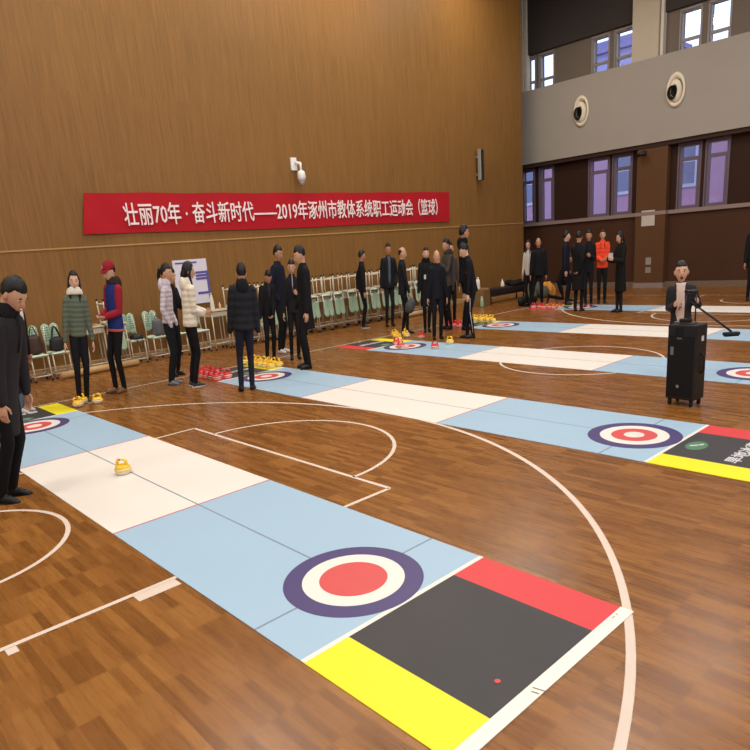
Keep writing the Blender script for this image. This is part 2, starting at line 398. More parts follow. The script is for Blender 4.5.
for sgn, yb, yft, ybl in ((1, -.62, 1.945, -1.57), (-1, 14.62, 12.055, 15.57)):
    line('free_throw_line', [(-KW, yft), (KW, yft)]); line('key_line', [(-KW, ybl), (-KW, yft)]); line('key_line', [(KW, ybl), (KW, yft)])
    line('free_throw_arc', arc(0, yft, 1.085, 0, 180*sgn)); line('no_charge_arc', arc(-.02 if sgn > 0 else 0, yb, .745, 0, 180*sgn))
    rr = 4.11; line('three_point_line', [(rr, ybl)]+arc(0, yb, rr, 0, 180*sgn, 96)+[(-rr, ybl)], .04)
    for s2 in (-1, 1):
        for (ya, yc, ww) in ((.0, .24, .085), (-.63, -.58, .07), (.62, .67, .07), (1.05, 1.1, .07)):
            bm = bmesh.new(); xx = s2*(KW+.014+ww/2); o1 = yb+.62*sgn+ya*sgn; o2 = yb+.62*sgn+yc*sgn
            bmesh.ops.create_grid(bm, x_segments=1, y_segments=1, size=.5, matrix=Matrix.Translation((xx, (o1+o2)/2, CZ)) @ Matrix.Diagonal((ww, abs(o2-o1), 1, 1)))
            obj('lane_mark', bm, M_LINE, floor)
line('centre_circle', arc(.1, 7.0, 1.08, 0, 360, 64)[:-1], closed=True); line('half_way_line', [(-4.6, 7.0), (4.7, 7.0)])
line('side_line', [(-4.62, YBL), (-4.5, 15.57)]); line('side_line', [(4.75, YBL), (4.75, 15.57)])
line('base_line', [(-4.6, YBL), (4.75, YBL)]); line('base_line', [(-4.6, 15.57), (4.75, 15.57)])

# ---- wall fittings
def round_vent(x, z, label):
    t = thing('air_nozzle', label, 'vent', (x, 17.6, z), 0, 'round air nozzles in the grey parapet')
    def ring(prof, m, nm, off=(0, 0, 0), ez=1.7):
        bm = bmesh.new(); n_ = 32; rg = []
        for r_, y_ in prof: rg.append([bm.verts.new((off[0]+r_*math.cos(2*math.pi*j/n_), off[1]+y_, off[2]+r_*ez*math.sin(2*math.pi*j/n_))) for j in range(n_)])
        for A, B in zip(rg, rg[1:]):
            for j in range(n_): bm.faces.new((A[j], A[(j+1) % n_], B[(j+1) % n_], B[j])).smooth = True
        bmesh.ops.recalc_face_normals(bm, faces=bm.faces); return obj(nm, bm, m, t)
    W_ = mat('nozzle_white', (226, 214, 192), .5, .4, var=.03)
    ring([(.19, .1), (.2, .0), (.245, -.012), (.25, -.03), (.2, -.045), (.185, -.02), (.17, .03), (.15, .09)], W_, 'rim')
    ring([(.165, .06), (.165, -.02), (.13, -.07), (.085, -.09), (.08, -.05)], W_, 'cone', (-.02, 0, -.02))
    ring([(.0005, -.066), (.112, -.068), (.118, -.105), (.106, -.108), (.10, -.08), (.0005, -.078)], mat('nozzle_black', (14, 12, 12), .6, .2), 'opening', (-.065, -.01, -.06), 1.5)
for x, z, r_ in HOLES[:1]: round_vent(x, z, 'round white air nozzle in grey parapet nearest the wooden wall')
round_vent(HOLES[1][0], 5.08, 'round white air nozzle in grey parapet above the brown column')
for i, (x, z, r_) in enumerate(HOLES[2:]): pass
bm = bmesh.new()
for hx, hz, hr in HOLES: slab(bm, hx-.24, hx+.24, 17.72, 17.74, hz-.38, hz+.38)
struct('trim_13', bm, M_GREY)

# banner
t = thing('banner', 'long red cloth banner with white Chinese lettering hung on the wooden wall', 'banner', (XW+.03, 3.4, 2.3))
bm = bmesh.new(); NX, NZ = 160, 10; g = []
for i in range(NX+1):
    u = i/NX; y = u*9.62; row = []
    ztop = .70-.012*math.sin(u*math.pi)-.006*math.sin(u*40); zb = 0.0-.06*u+.012*math.sin(u*9+1)
    for j in range(NZ+1):
        v = j/NZ; d = .012*math.sin(u*60+v*5)*math.exp(-3*min(u, 1-u)*4)+.006*noise.noise(Vector((y*1.5, v*2, 0)))
        row.append(bm.verts.new((d, y-.15*(1-v)*(1-u)**6, zb+(ztop-zb)*v)))
    g.append(row)
for i in range(NX):
    for j in range(NZ): bm.faces.new((g[i][j], g[i+1][j], g[i+1][j+1], g[i][j+1])).smooth = True
obj('cloth', bm, mat('banner_red', (172, 24, 36), .75, .2, var=.1, scale=1.2), t)
me = text_mesh('壮丽70年 · 奋斗新时代——2019年涿州市教体系统职工运动会（篮球）', 8.5, .41, .009)
o = link('lettering', me, mat('banner_white', (240, 222, 222), .7, .2, var=.03), t); o.rotation_euler = (R(90), 0, R(90)); o.location = (.022, .62, .12)

# dome camera on bracket
t = thing('security_camera', 'white dome security camera on a bracket above the red banner', 'camera', (XW, 8.0, 3.14)); t.scale = (1, 1.1, 1.45)
wm = mat('camera_white', (228, 226, 222), .4, .5, var=.02)
bm = bmesh.new(); box(bm, (.02, -.04, .3), (.04, .14, .18), bevel=.008); obj('wall_plate', bm, wm, t)
bm = bmesh.new(); cyl(bm, (.03, -.02, .32), (.16, .03, .3), .022); cyl(bm, (.16, .03, .31), (.16, .03, .2), .022); obj('bracket', bm, wm, t)
bm = bmesh.new(); lathe(bm, [(.03, .2), (.065, .19), (.08, .15), (.082, .1), (.07, .06)], (.16, .03, 0)); obj('housing', bm, wm, t)
bm = bmesh.new(); ellip(bm, (.16, .03, .06), (.062, .062, .065)); obj('dome', bm, mat('dome_grey', (170, 172, 178), .2, .6), t)
# column loudspeaker on wall
t = thing('wall_speaker', 'slim black and silver column loudspeaker high on the wooden wall', 'speaker', (XW, 14.3, 3.3))
bm = bmesh.new(); box(bm, (.12, .03, .4), (.12, .14, .8), bevel=.015); obj('cabinet', bm, mat('speaker_dark', (36, 36, 40), .6, .3), t)
bm = bmesh.new(); box(bm, (.14, -.055, .4), (.1, .03, .8), bevel=.006); obj('side_trim', bm, mat('silver', (170, 170, 165), .4, .5, metal=.4), t)
bm = bmesh.new(); box(bm, (.03, 0, .62), (.07, .05, .05)); box(bm, (.03, 0, .16), (.07, .05, .05)); obj('bracket', bm, mat('silver', (1, 1, 1)), t)
# small camera under the parapet
t = thing('security_camera', 'small black bullet camera under the grey parapet on the brown column', 'camera', (-4.1, 17.64, 3.62))
bm = bmesh.new(); box(bm, (0, -.02, .05), (.12, .04, .1)); cyl(bm, (0, -.02, .05), (0, -.14, .02), .015); obj('bracket', bm, mat('cam_black', (30, 28, 28), .5, .4), t)
bm = bmesh.new(); cyl(bm, (-.12, -.16, -.01), (.1, -.14, .03), .05); cyl(bm, (.1, -.14, .03), (.12, -.138, .033), .04); obj('housing', bm, mat('cam_black', (1, 1, 1)), t)
# notices
def sheet(name, label, x, y, z, w, h, m, axis='y', tex=None):
    bm = bmesh.new()
    n_ = 6
    for i in range(n_):
        for j in range(n_):
            q = []
            for (a, b) in ((i, j), (i+1, j), (i+1, j+1), (i, j+1)):
                u, v = a/n_-.5, b/n_-.5; d = .006+.012*max(0, abs(u)+abs(v)-.7)
                q.append((u*w, -d, v*h) if axis == 'y' else (d, u*w, v*h))
            poly(bm, q)
    bmesh.ops.remove_doubles(bm, verts=bm.verts, dist=1e-5)
    return tag(obj(name, bm, m, loc=(x, y, z)), label, 'notice')
M_PAPER = mat('paper', (196, 186, 176), .8, .1, var=.05)
sheet('paper_notice', 'large curling white paper sheet on the brown column under the sill line', -3.93, 17.66, 1.93, .38, .42, M_PAPER)
sheet('paper_notice', 'upper small pale notice low on the brown column', -3.88, 17.66, .75, .16, .2, mat('paper2', (150, 142, 132), .8, .1))
sheet('paper_notice', 'lower small pale notice with grey lines low on the brown column', -3.88, 17.66, .5, .16, .16, mat('paper3', (140, 134, 124), .8, .1, var=.3, scale=40))
# poster on wooden wall
t = thing('poster', 'white poster with purple printed band on the wooden wall behind the white jackets', 'poster', (XW+.005, 5.2, .9))
bm = bmesh.new(); box(bm, (.012, -.02, .43), (.02, .72, .86)); obj('board', bm, mat('poster_white', (214, 210, 222), .5, .3, var=.03), t)
bm = bmesh.new()
for z, h in ((.60, .045), (.54, .045), (.48, .045), (.2, .05)): box(bm, (.025, .2, z), (.004, .26, h))
box(bm, (.0245, .325, .35), (.004, .05, .55)); box(bm, (.0245, -.1, .8), (.004, .46, .03))
obj('printed_band', bm, mat('poster_purple', (92, 84, 150), .5, .3, var=.15, scale=30), t)

# ================================================================== lights
w = bpy.data.worlds.new('sky'); S.world = w; w.use_nodes = True
bg = w.node_tree.nodes['Background']; bg.inputs[0].default_value = (.70, .80, 1.0, 1); bg.inputs[1].default_value = 2.3
def lamp(x, y, z, power, col=(1, .955, .89), sx=1.3, sy=1.3, label=None, body=True):
    ld = bpy.data.lights.new('ceiling_lamp', 'AREA'); ld.shape = 'RECTANGLE'; ld.size = sx; ld.size_y = sy; ld.energy = power; ld.color = col
    o = bpy.data.objects.new('lamp_light', ld); COL.objects.link(o); o.location = (x, y, z)
    return o
for yy in (7., 10., 13.5): lamp(-6.1, yy, 8.8, 55, (1, .86, .62), .5, .8)
LAMPS = [(x, y) for y in (-5.5, -.8, 4., 8.8, 13.4) for x in (-5., 0., 5.)]
for i, (x, y) in enumerate(LAMPS):
    lamp(x, y, 8.55, 140 if y < 12 else 112)
    bm = bmesh.new(); lathe(bm, [(.75, .3), (.78, .12), (.7, .1)], (0, 0, 0), 20); cyl(bm, (0, 0, .3), (0, 0, .42), .05)
    tag(obj('ceiling_light', bm, mat('lamp_housing', (190, 190, 190), .5, .3), loc=(x, y, 8.57)), 'round hanging ceiling light fixture high above the sports floor', 'light', 'ceiling lights of the hall')

# ================================================================== camera
cd = bpy.data.cameras.new('camera'); cam = bpy.data.objects.new('camera', cd); COL.objects.link(cam)
f_px, yaw, pitch, roll, cyp = 645.33, .8396, .2689, -.0784, 426.44
fw = Vector((-math.sin(yaw)*math.cos(pitch), math.cos(yaw)*math.cos(pitch), -math.sin(pitch))); rt = Vector((math.cos(yaw), math.sin(yaw), 0)); up = rt.cross(fw)
r2 = rt*math.cos(roll)+up*math.sin(roll); u2 = -rt*math.sin(roll)+up*math.cos(roll)
M = Matrix((r2, u2, -fw)).transposed().to_4x4(); M.translation = (4.7442, -1.0703, 1.7); cam.matrix_world = M
cd.sensor_fit = 'HORIZONTAL'; cd.sensor_width = 36.; cd.lens = f_px/750*36; cd.shift_y = (cyp-375)/750; cd.clip_end = 200
S.camera = cam
# ================================================================== curling mats
M_BLUE = mat('mat_blue', (158, 186, 206), .42, .35, var=.03, scale=1.2)
M_WHITE = mat('mat_white', (228, 221, 211), .42, .35, var=.02, scale=1.2)
M_BLACK = mat('mat_black', (58, 56, 58), .5, .35, var=.14, scale=3)
M_RED = mat('mat_red', (210, 62, 66), .45, .35, var=.03)
M_YEL = mat('mat_yellow', (236, 222, 34), .45, .35, var=.03)
M_NAVY = mat('ring_navy', (74, 64, 112), .42, .35, var=.03)
M_RINGRED = mat('ring_red', (206, 80, 80), .42, .35, var=.04)
M_GLINE = mat('mat_grey_line', (128, 140, 156), .5, .3); M_RLINE = mat('mat_red_line', (190, 96, 110), .5, .3)
M_GREEN = mat('emblem_green', (78, 124, 92), .5, .3); M_MARK = mat('print_white', (214, 212, 214), .5, .3)
def curling_mat(y0, y1, xs, label, plain_near=False):
    """xs: far black end, far blue, white start, white end, near blue end, near black end"""
    t = thing('curling_mat', label, 'mat', (0, (y0+y1)/2, 0), 0, None); W = y1-y0; h = .0045; st = .2*W
    def surf(nm, x0, x1, ya, yb, m, z0=0.0005, z1=h):
        bm = bmesh.new(); slab(bm, x0, x1, ya, yb, z0, z1); return obj(nm, bm, m, t)
    x = xs; hw = W/2
    surf('white_panel', x[2], x[3], -hw, hw, M_WHITE); surf('blue_panel', x[1], x[2], -hw, hw, M_BLUE); surf('blue_panel', x[3], x[4], -hw, hw, M_BLUE)
    for s, xa, xb in ((1, x[4], x[5]), (-1, x[0], x[1])):
        surf('black_panel', xa, xb, -hw+.255*s if s > 0 else -hw+.255, hw-.255, M_BLACK)
        surf('yellow_stripe', xa, xb, *((-hw, -hw+.255) if s > 0 else (hw-.255, hw)), M_YEL)
        surf('red_stripe', xa, xb, *((hw-.255, hw) if s > 0 else (-hw, -hw+.255)), M_RED)
        xe = xa if s > 0 else xb
        surf('edge_line', xe-.014, xe+.014, -hw, hw, M_WHITE, h, h+.0008)
    for k, (xc, s) in enumerate(((x[4]-.375, 1), (x[1]+.375, -1))):
        bm = bmesh.new(); z = h+.0008
        rr = [(.377, 0), (.276, 1), (.184, 2)] + ([] if (plain_near and k == 0) else [(.082, 3)])
        for i, (r_, mi) in enumerate(rr):
            lathe(bm, [(r_, z-.0002), (r_, z+.0006)], (xc, 0, 0), 72, mi); z += .0008
        obj('target_rings', bm, [M_NAVY, M_WHITE, M_RINGRED, mat('ring_cream', (238, 214, 206), .42, .35)], t)
        surf('tee_line', xc-.006, xc+.006, -hw, hw, M_GLINE, h, h+.0009)
        # emblem and lettering on the black end
        if not (plain_near and k == 0):
            ex = x[4]+.145 if s > 0 else x[1]-.145
            bm = bmesh.new(); lathe(bm, [(1, h), (1, h+.0006)], (0, 0, 0), 32)
            for v in bm.verts: v.co.x = v.co.x*.075+ex; v.co.y = v.co.y*.12-.02*s
            obj('green_emblem', bm, M_GREEN, t)
            bm = bmesh.new(); z = h+.001
            for q in ([(-.05, -.03), (-.03, -.035), (.02, .02), (.0, .04)], [(-.01, .0), (.0, -.02), (.04, .06), (.02, .07)]): poly(bm, [(ex+a, b-.02*s) for a, b in q], z)
            obj('emblem_mark', bm, M_MARK, t)
            me = text_mesh('旱地冰壶', .56, .11, .010); o = link('lettering', me, M_MARK, t); o.location = ((x[4]+.54) if s > 0 else (x[1]-.54), -.285*s, h+.0006); o.rotation_euler = (0, 0, R(90 if s > 0 else -90))
    surf('centre_line', x[1]+.376+.2, x[4]-.376-.2, -.006, .006, M_GLINE, h, h+.0007)
    surf('hog_line', x[3]-.007, x[3]+.007, -hw, hw, M_RLINE, h, h+.0009); surf('hog_line', x[2]-.007, x[2]+.007, -hw, hw, M_RLINE, h, h+.0009)
    return t
curling_mat(.258, 1.505, (-4.52, -3.73, -1.65, .58, 2.675, 3.487), 'floor curling mat nearest the camera with a plain black end and white tape', True)
curling_mat(3.46, 4.65, (-4.48, -3.65, -1.63, .60, 2.69, 3.5), 'second floor curling mat from the front, its emblem end beside the wheeled loudspeaker')
curling_mat(6.36, 7.50, (-4.46, -3.60, -1.59, .65, 2.7, 3.5), 'third floor curling mat from the front, its white panel crossing the centre circle')
curling_mat(9.15, 10.27, (-4.42, -3.60, -1.57, .86, 2.8, 3.6), 'fourth floor curling mat from the front, with yellow stones lined up at its wall end')
curling_mat(12.36, 13.35, (-4.42, -3.62, -1.45, .9, 2.9, 3.7), 'farthest floor curling mat, laid in front of the group with the orange jacket')
# tape over the near end of the first mat, with its little pen marks
t = thing('tape_strip', 'wide white tape across the near end of the front curling mat', 'tape', (3.518, .85, 0))
bm = bmesh.new(); box(bm, (0, 0, .0033), (.064, 1.31, .005)); obj('strip', bm, mat('tape_white', (236, 230, 216), .5, .3, var=.04), t)
bm = bmesh.new()
for yy, l in ((-.085, .05), (-.11, .03), (.56, .008), (.585, .012), (.545, .008)): box(bm, (.01 if l > .02 else -.015, yy, .0062), (l, .006, .0006), rz=.25)
obj('pen_mark', bm, mat('pen_grey', (116, 96, 90), .6, .2), t)
tag(obj('paper_scrap', (lambda b: (lathe(b, [(.014, 0), (.013, .003)], (0, 0, 0), 9), b)[1])(bmesh.new()), mat('scrap_red', (200, 90, 84), .6, .2), loc=(3.38, .70, .0047)), 'tiny red paper scrap on the black end of the front mat', 'scrap')

# ================================================================== curling stones
M_SBASE = mat('stone_white', (232, 222, 200), .4, .4, var=.04); M_SDARK = mat('stone_shadow', (60, 58, 60), .5, .3)
def make_stone(name_c, rgb, label, loc, rz=0):
    hm = mat(name_c, rgb, .35, .5, var=.04)
    t = thing('curling_stone', label, 'curling stone', loc, rz)
    bm = bmesh.new(); lathe(bm, [(.05, .0), (.056, .006), (.066, .018), (.069, .034), (.066, .05), (.058, .062), (.05, .066)]); obj('base', bm, M_SBASE, t)
    bm = bmesh.new(); lathe(bm, [(.069, .03), (.0705, .034), (.0705, .040), (.069, .044)], n=24); obj('band', bm, mat(name_c+'_band', tuple(int(c*.8+40) for c in rgb), .4, .4), t)
    bm = bmesh.new(); lathe(bm, [(.0655, .055), (.064, .060), (.058, .070), (.050, .078), (.02, .083)]); obj('cap', bm, hm, t)
    bm = bmesh.new()
    limb(bm, [(-.040, 0, .070), (-.044, 0, .102), (-.030, 0, .122), (.022, 0, .126), (.042, 0, .112), (.044, 0, .076)], [.014, .013, .014, .014, .012, .011], 10); obj('handle', bm, hm, t)
    return t
YEL = (246, 196, 44); REDC = (214, 48, 56)
sy = make_stone('stone_yellow', YEL, 'single yellow handled curling stone on the white panel of front mat', (-.64, .83, .005), R(35))
sr = make_stone('stone_red', REDC, 'red handled curling stone between rings and white panel of third mat', (-2.51, 6.92, .005), R(20))
def st(src, x, y, rz, label, group=None, z=.005): return dup(src, (x, y, z), (0, 0, R(rz)), label, group)
st(sy, -3.98, 1.60, 60, 'foremost yellow stone of the three by the green jacket feet'); st(sy, -4.16, 1.72, 10, 'yellow stone behind the foremost one, left of the three by the green jacket feet', z=0.001)
st(sy, -3.95, 1.84, 80, 'rightmost yellow stone of the three by the green jacket feet', z=0.0)
g = 'red stones packed at the wall end of the second mat'
for i in range(12):
    st(sr, -4.52+.15*(i % 6)+random.uniform(-.012, .012), 3.53+.17*(i//6), random.uniform(0, 180), 'red curling stone in the tight pack at wall end of second mat', g)
g = 'yellow stones packed at the wall end of the second mat'
for i in range(12):
    st(sy, -4.55+.15*(i % 6)+random.uniform(-.012, .012), 4.50+.16*(i//6), random.uniform(0, 180), 'yellow curling stone in the tight pack at wall end of second mat', g, z=.005)
for x, y, a, l in ((-4.40, 7.84, 20, 'yellow stone at left of the loose cluster behind third mat rings'), (-4.17, 7.66, 70, 'yellow stone at front of the loose cluster behind third mat rings'),
                   (-4.28, 8.02, 120, 'yellow stone at back of the loose cluster behind third mat rings'), (-4.02, 7.80, 150, 'yellow stone at right of the loose cluster behind third mat rings'),
                   (-3.78, 7.33, 40, 'yellow stone on the far edge of the third mat rings'), (-2.61, 7.42, 10, 'yellow stone on the far edge of the third mat, right of its rings')):
    st(sy, x, y, a, l, z=.005 if y < 7.45 else 0)
st(sr, -3.52, 7.02, 15, 'red stone at the centre of the third mat rings', z=.008); st(sr, -3.14, 6.74, 75, 'red stone on the near rim of the third mat rings', z=.008)
st(sr, -3.62, 7.78, 35, 'lone red stone on the floor by the feet of the woman with badge', z=0)
for i, (x, y) in enumerate(((-4.25, 9.24), (-4.08, 9.27), (-3.9, 9.22), (-3.73, 9.28), (-4.12, 9.43), (-3.88, 9.44))):
    st(sr, x, y, i*40, 'red curling stone at the wall end of fourth mat', 'red stones at the wall end of the fourth mat')
for i in range(9):
    st(sy, -4.33+.155*(i % 5), 10.1+.14*(i//5), i*33, 'yellow curling stone in the row at the wall end of fourth mat', 'yellow stones at the wall end of the fourth mat')
for i in range(6):
    st(sr, -4.3+.14*i, 12.5+.06*(i % 2), i*50, 'red curling stone at the wall end of the farthest mat', 'red stones at the wall end of the farthest mat')

# ================================================================== chairs and desks
M_TUBE = mat('tube_cream', (212, 204, 184), .4, .4, var=.04); M_MINT = mat('mint_plastic', (152, 178, 152), .45, .4, var=.05)
M_FOOT = mat('black_foot', (26, 24, 24), .6, .3); M_SEATW = mat('seat_mint_white', (196, 212, 190), .45, .4, var=.05); M_SLOT = mat('slot_shadow', (84, 112, 92), .7, .2)
CW = .15
def make_chair(label, loc, rz, group):
    t = thing('school_chair', label, 'chair', loc, rz, group)
    def tube(bm, pts, r=.0105):
        for a, b in zip(pts, pts[1:]): cyl(bm, a, b, r, seg=10)
        for p in pts[1:-1]: ellip(bm, p, (r, r, r), u=10, v=6)
    for s in (-1, 1):
        bm = bmesh.new(); tube(bm, [(.15, s*CW*.86, .02), (.15, s*CW*.86, .42)]); obj('leg', bm, M_TUBE, t)
        bm = bmesh.new(); tube(bm, [(-.15, s*CW*.86, .02), (-.14, s*CW*.86, .42), (-.17, s*CW*.62, .86)]); obj('leg', bm, M_TUBE, t)
        for x in (.15, -.15):
            bm = bmesh.new(); cyl(bm, (x, s*CW*.86, 0), (x, s*CW*.86, .035), .018, .015, seg=10); obj('foot_cap', bm, M_FOOT, t)
        bm = bmesh.new(); tube(bm, [(.15, s*CW*.86, .09), (-.15, s*CW*.86, .09)], .009); obj('side_rail', bm, M_TUBE, t)
        bm = bmesh.new(); tube(bm, [(.15, s*CW*.86, .405), (-.14, s*CW*.86, .405)], .009); obj('side_rail', bm, M_TUBE, t)
    for a_, b_ in ((-.15, .1), (.15, .09), (.14, .4)):
        bm = bmesh.new(); tube(bm, [(a_, -CW*.86, b_), (a_, CW*.86, b_)], .009); obj('cross_rail', bm, M_TUBE, t)
    bm = bmesh.new(); n_ = 14; rings = []
    for i in range(n_+1):
        u = i/n_; x = -.16+.34*u; z = .425+.012*math.cos(u*math.pi*2)-(.02*max(0, (u-.85)/.15)**2); w_ = CW*(.92+.08*math.sin(u*math.pi))
        rings.append(((x, 0, z), w_, .012))
    loft(bm, rings, 16, 0, side=(0, 1, 0)); obj('seat', bm, M_SEATW, t)
    bm = bmesh.new()
    for s in (-1, 1):                                       # the back is two rounded lobes
        c = s*CW*.47; hw = CW*.45; zb, zt = .53, .90; rg = []
        for i in range(15):
            u = i/14; z = zb+(zt-zb)*u; k = math.sqrt(max(.02, 1-max(0, (u-.82)/.18)**2))*math.sqrt(max(.02, 1-max(0, (.1-u)/.1)**2))*(.82+.18*math.sin(min(1, u*1.5)*math.pi/2))
            rg.append(((-.155-.035*u+.01*math.sin(u*math.pi), c, z), hw*k, .009))
        loft(bm, rg, 16, 0, side=(0, 1, 0))
        for zz in (.63, .67, .71, .75, .79, .83):
            for q in (-1, 1): box(bm, (-.1535-.035*(zz-zb)/.37+.01*math.sin((zz-zb)/.37*math.pi)+.0085, c+q*hw*.38, zz), (.006, hw*.5, .013), mi=1)
    box(bm, (-.163, 0, .66), (.012, CW*.4, .2), mi=0)
    obj('backrest', bm, [M_MINT, M_SLOT], t)
    return t
def make_desk(label, loc, rz, group):
    t = thing('school_desk', label, 'desk', loc, rz, group); W = .175
    bm = bmesh.new(); box(bm, (0, 0, .765), (.40, 2*W+.015, .022), bevel=.006); obj('desktop', bm, mat('desk_top', (206, 196, 170), .4, .4, var=.06), t)
    bm = bmesh.new()
    box(bm, (.0, 0, .655), (.34, 2*W-.05, .012)); box(bm, (-.165, 0, .70), (.012, 2*W-.05, .1))
    for s in (-1, 1): box(bm, (0, s*(W-.03), .70), (.34, .012, .1))
    box(bm, (.17, 0, .70), (.01, 2*W-.05, .085)); obj('book_box', bm, mat('desk_box', (196, 190, 168), .5, .4, var=.04), t)
    for s in (-1, 1):
        for x in (.15, -.15):
            bm = bmesh.new(); cyl(bm, (x, s*(W-.015), .03), (x, s*(W-.015), .755), .012, seg=10); obj('leg', bm, M_TUBE, t)
            bm = bmesh.new(); cyl(bm, (x, s*(W-.015), 0), (x, s*(W-.015), .035), .02, .016, seg=10); obj('foot_cap', bm, M_FOOT, t)
        bm = bmesh.new(); cyl(bm, (.15, s*(W-.015), .13), (-.15, s*(W-.015), .13), .01, seg=8); obj('side_rail', bm, M_TUBE, t)
    bm = bmesh.new(); cyl(bm, (.15, -W+.015, .13), (.15, W-.015, .13), .01, seg=8); obj('cross_rail', bm, M_TUBE, t)
    return t
GU = 'upright mint chairs along the wooden wall'
ch = make_chair('mint chair holding the brown bag, left of the one with black handbag', (-6.82, 1.98, 0), 0, GU)
dup(ch, (-6.85, 2.32, 0), None, 'mint chair holding the black handbag, behind the green jacket'); dup(ch, (-6.85, 1.62, 0), None, 'mint chair mostly hidden behind the two leftmost people')
dup(ch, (-6.88, 3.66, 0), None, 'mint chair with a black strap bag, right of the red cap'); dup(ch, (-6.9, 4.10, 0), None, 'mint chair with the grey backpack, left of the lavender jacket')
dup(ch, (-6.9, 4.50, 0), None, 'mint chair with empty seat hidden behind the lavender jacket'); dup(ch, (-6.82, 4.93, 0), None, 'mint chair between the white jacket and the desk with bottles')
GD = 'school desks along the wooden wall'
dk = make_desk('cream school desk carrying bottles, left of the black padded jacket', (-6.82, 5.33, 0), 0, GD)
dup(dk, (-6.85, 2.93, 0), None, 'cream school desk between the green jacket and the red cap')
M180 = (R(180), 0, R(180))      # upside down, back now hanging at the front edge
dup(ch, (-6.69, 3.24, 1.22), M180, 'mint chair upturned beside the red cap, left of all the others', 'upturned mint chairs on the desk row')
dup(dk, (-6.85, 3.31, 0), None, 'cream school desk hidden behind the red cap')
ordn = ['first', 'second', 'third', 'fourth', 'fifth', 'sixth', 'seventh', 'eighth', 'ninth', 'tenth', 'eleventh', 'twelfth', 'thirteenth', 'fourteenth', 'fifteenth', 'sixteenth', 'seventeenth', 'eighteenth', 'nineteenth']
for i in range(18):
    y = 5.72+.367*i; jx = random.uniform(-.015, .015)
    dup(dk, (-6.82+jx, y, 0), None, '%s cream desk of the row counted from the bottle desk' % ordn[i])
    dup(ch, (-6.69+jx, y+random.uniform(-.02, .02), 1.215+random.uniform(0, .012)), M180, 'upturned mint chair on the %s desk counted from the bottle desk' % ordn[i], 'upturned mint chairs on the desk row')
# bottles and odds on the desks
def bottle(label, loc, prof, m, capm, caph, name='bottle'):
    t = thing(name, label, 'bottle', loc); bm = bmesh.new(); lathe(bm, prof, n=20); obj('body', bm, m, t)
    bm = bmesh.new(); z = prof[-1][1]; lathe(bm, [(prof[-1][0]*1.1, z-.002), (prof[-1][0]*1.1, z+caph), (prof[-1][0]*.7, z+caph+.006)], n=16); obj('cap', bm, capm, t); return t
M_PW = mat('plastic_white', (222, 216, 204), .35, .4, var=.03)
bottle('tall tapered white flask on the cream desk by the wall', (-6.78, 5.27, .777), [(.038, 0), (.042, .02), (.04, .1), (.034, .2), (.024, .26), (.018, .29)], M_PW, mat('cap_grey', (190, 186, 180), .5, .3), .03)
bottle('small clear bottle with orange label right of the white flask', (-6.76, 5.42, .777), [(.022, 0), (.024, .01), (.024, .07), (.018, .09), (.01, .11)], mat('bottle_orange', (214, 170, 140), .3, .5, var=.2, scale=30), M_PW, .015)
for i, (yy, c, l) in enumerate(((2.86, (190, 70, 50), 'small red carton on the desk beside the green jacket'), (2.97, (180, 150, 110), 'small tan carton on the desk beside the red carton'))):
    bm = bmesh.new(); box(bm, (0, 0, .018), (.07, .06, .036), rz=.3*i, bevel=.004); box(bm, (0, 0, .038), (.05, .04, .004), rz=.3*i)
    tag(obj('carton', bm, mat('carton%d' % i, c, .6, .3), loc=(-6.75, yy, .777)), l, 'carton')

# ================================================================== bags
def soft_bag(name, label, cat, loc, rz, size, m, strap=None, straps=()):
    t = thing(name, label, cat, loc, rz); bm = bmesh.new(); sx, sy, sz = size
    rg = []
    for i in range(9):
        u = i/8; k = (1-.28*u**1.5)*math.sqrt(max(.03, 1-max(0, (u-.8)/.2)**2))*math.sqrt(max(.1, 1-max(0, (.12-u)/.12)**2))
        rg.append(((0, 0, sz*u), sy/2*k*(1+.05*math.sin(i*2.1)), sx/2*k))
    loft(bm, rg, 20, 0, side=(0, 1, 0)); b = remeshed(bm, .012, 2); obj('bag_body', b, m, t)
    for pts, r_ in straps:
        bm = bmesh.new(); limb(bm, pts, [r_]*len(pts), 8); obj('strap', bm, strap or m, t)
    return t
M_BRN = mat('leather_brown', (62, 40, 32), .5, .4, var=.2); M_BLK = mat('leather_black', (30, 27, 28), .45, .4, var=.2); M_GRYF = mat('fabric_grey', (98, 102, 106), .9, .2, var=.2, scale=20)
def arch(y0, y1, z0, z1, x=0, n_=8): return [(x, y0+(y1-y0)*i/n_, z0+(z1-z0)*math.sin(math.pi*i/n_)) for i in range(n_+1)]
soft_bag('handbag', 'slouchy dark brown leather bag on the leftmost visible mint chair', 'bag', (-6.78, 1.98, .44), 0, (.2, .27, .33), M_BRN, straps=[(arch(-.07, .07, .26, .46), .009)])
soft_bag('handbag', 'black leather handbag with raised handles on the chair behind green jacket', 'bag', (-6.78, 2.32, .44), 0, (.17, .28, .25), M_BLK, straps=[(arch(-.07, .07, .22, .42, .03), .008), (arch(-.07, .07, .22, .42, -.03), .008)])
soft_bag('shoulder_bag', 'flat black bag with drooping strap on the chair right of red cap', 'bag', (-6.8, 3.68, .44), 0, (.22, .27, .10), M_BLK, straps=[([(.1, -.02, .06), (.15, -.06, 0), (.16, -.03, -.13), (.17, .02, -.15), (.15, .05, -.02), (.1, .06, .05)], .008)])
soft_bag('backpack', 'small grey backpack standing on the mint chair left of lavender jacket', 'bag', (-6.8, 4.10, .44), 0, (.17, .22, .33), M_GRYF, straps=[(arch(-.03, .03, .3, .38), .008), ([(.085, -.06, .28), (.1, -.05, .15), (.09, -.06, .03)], .01), ([(.085, .06, .28), (.1, .05, .15), (.09, .06, .03)], .01)])

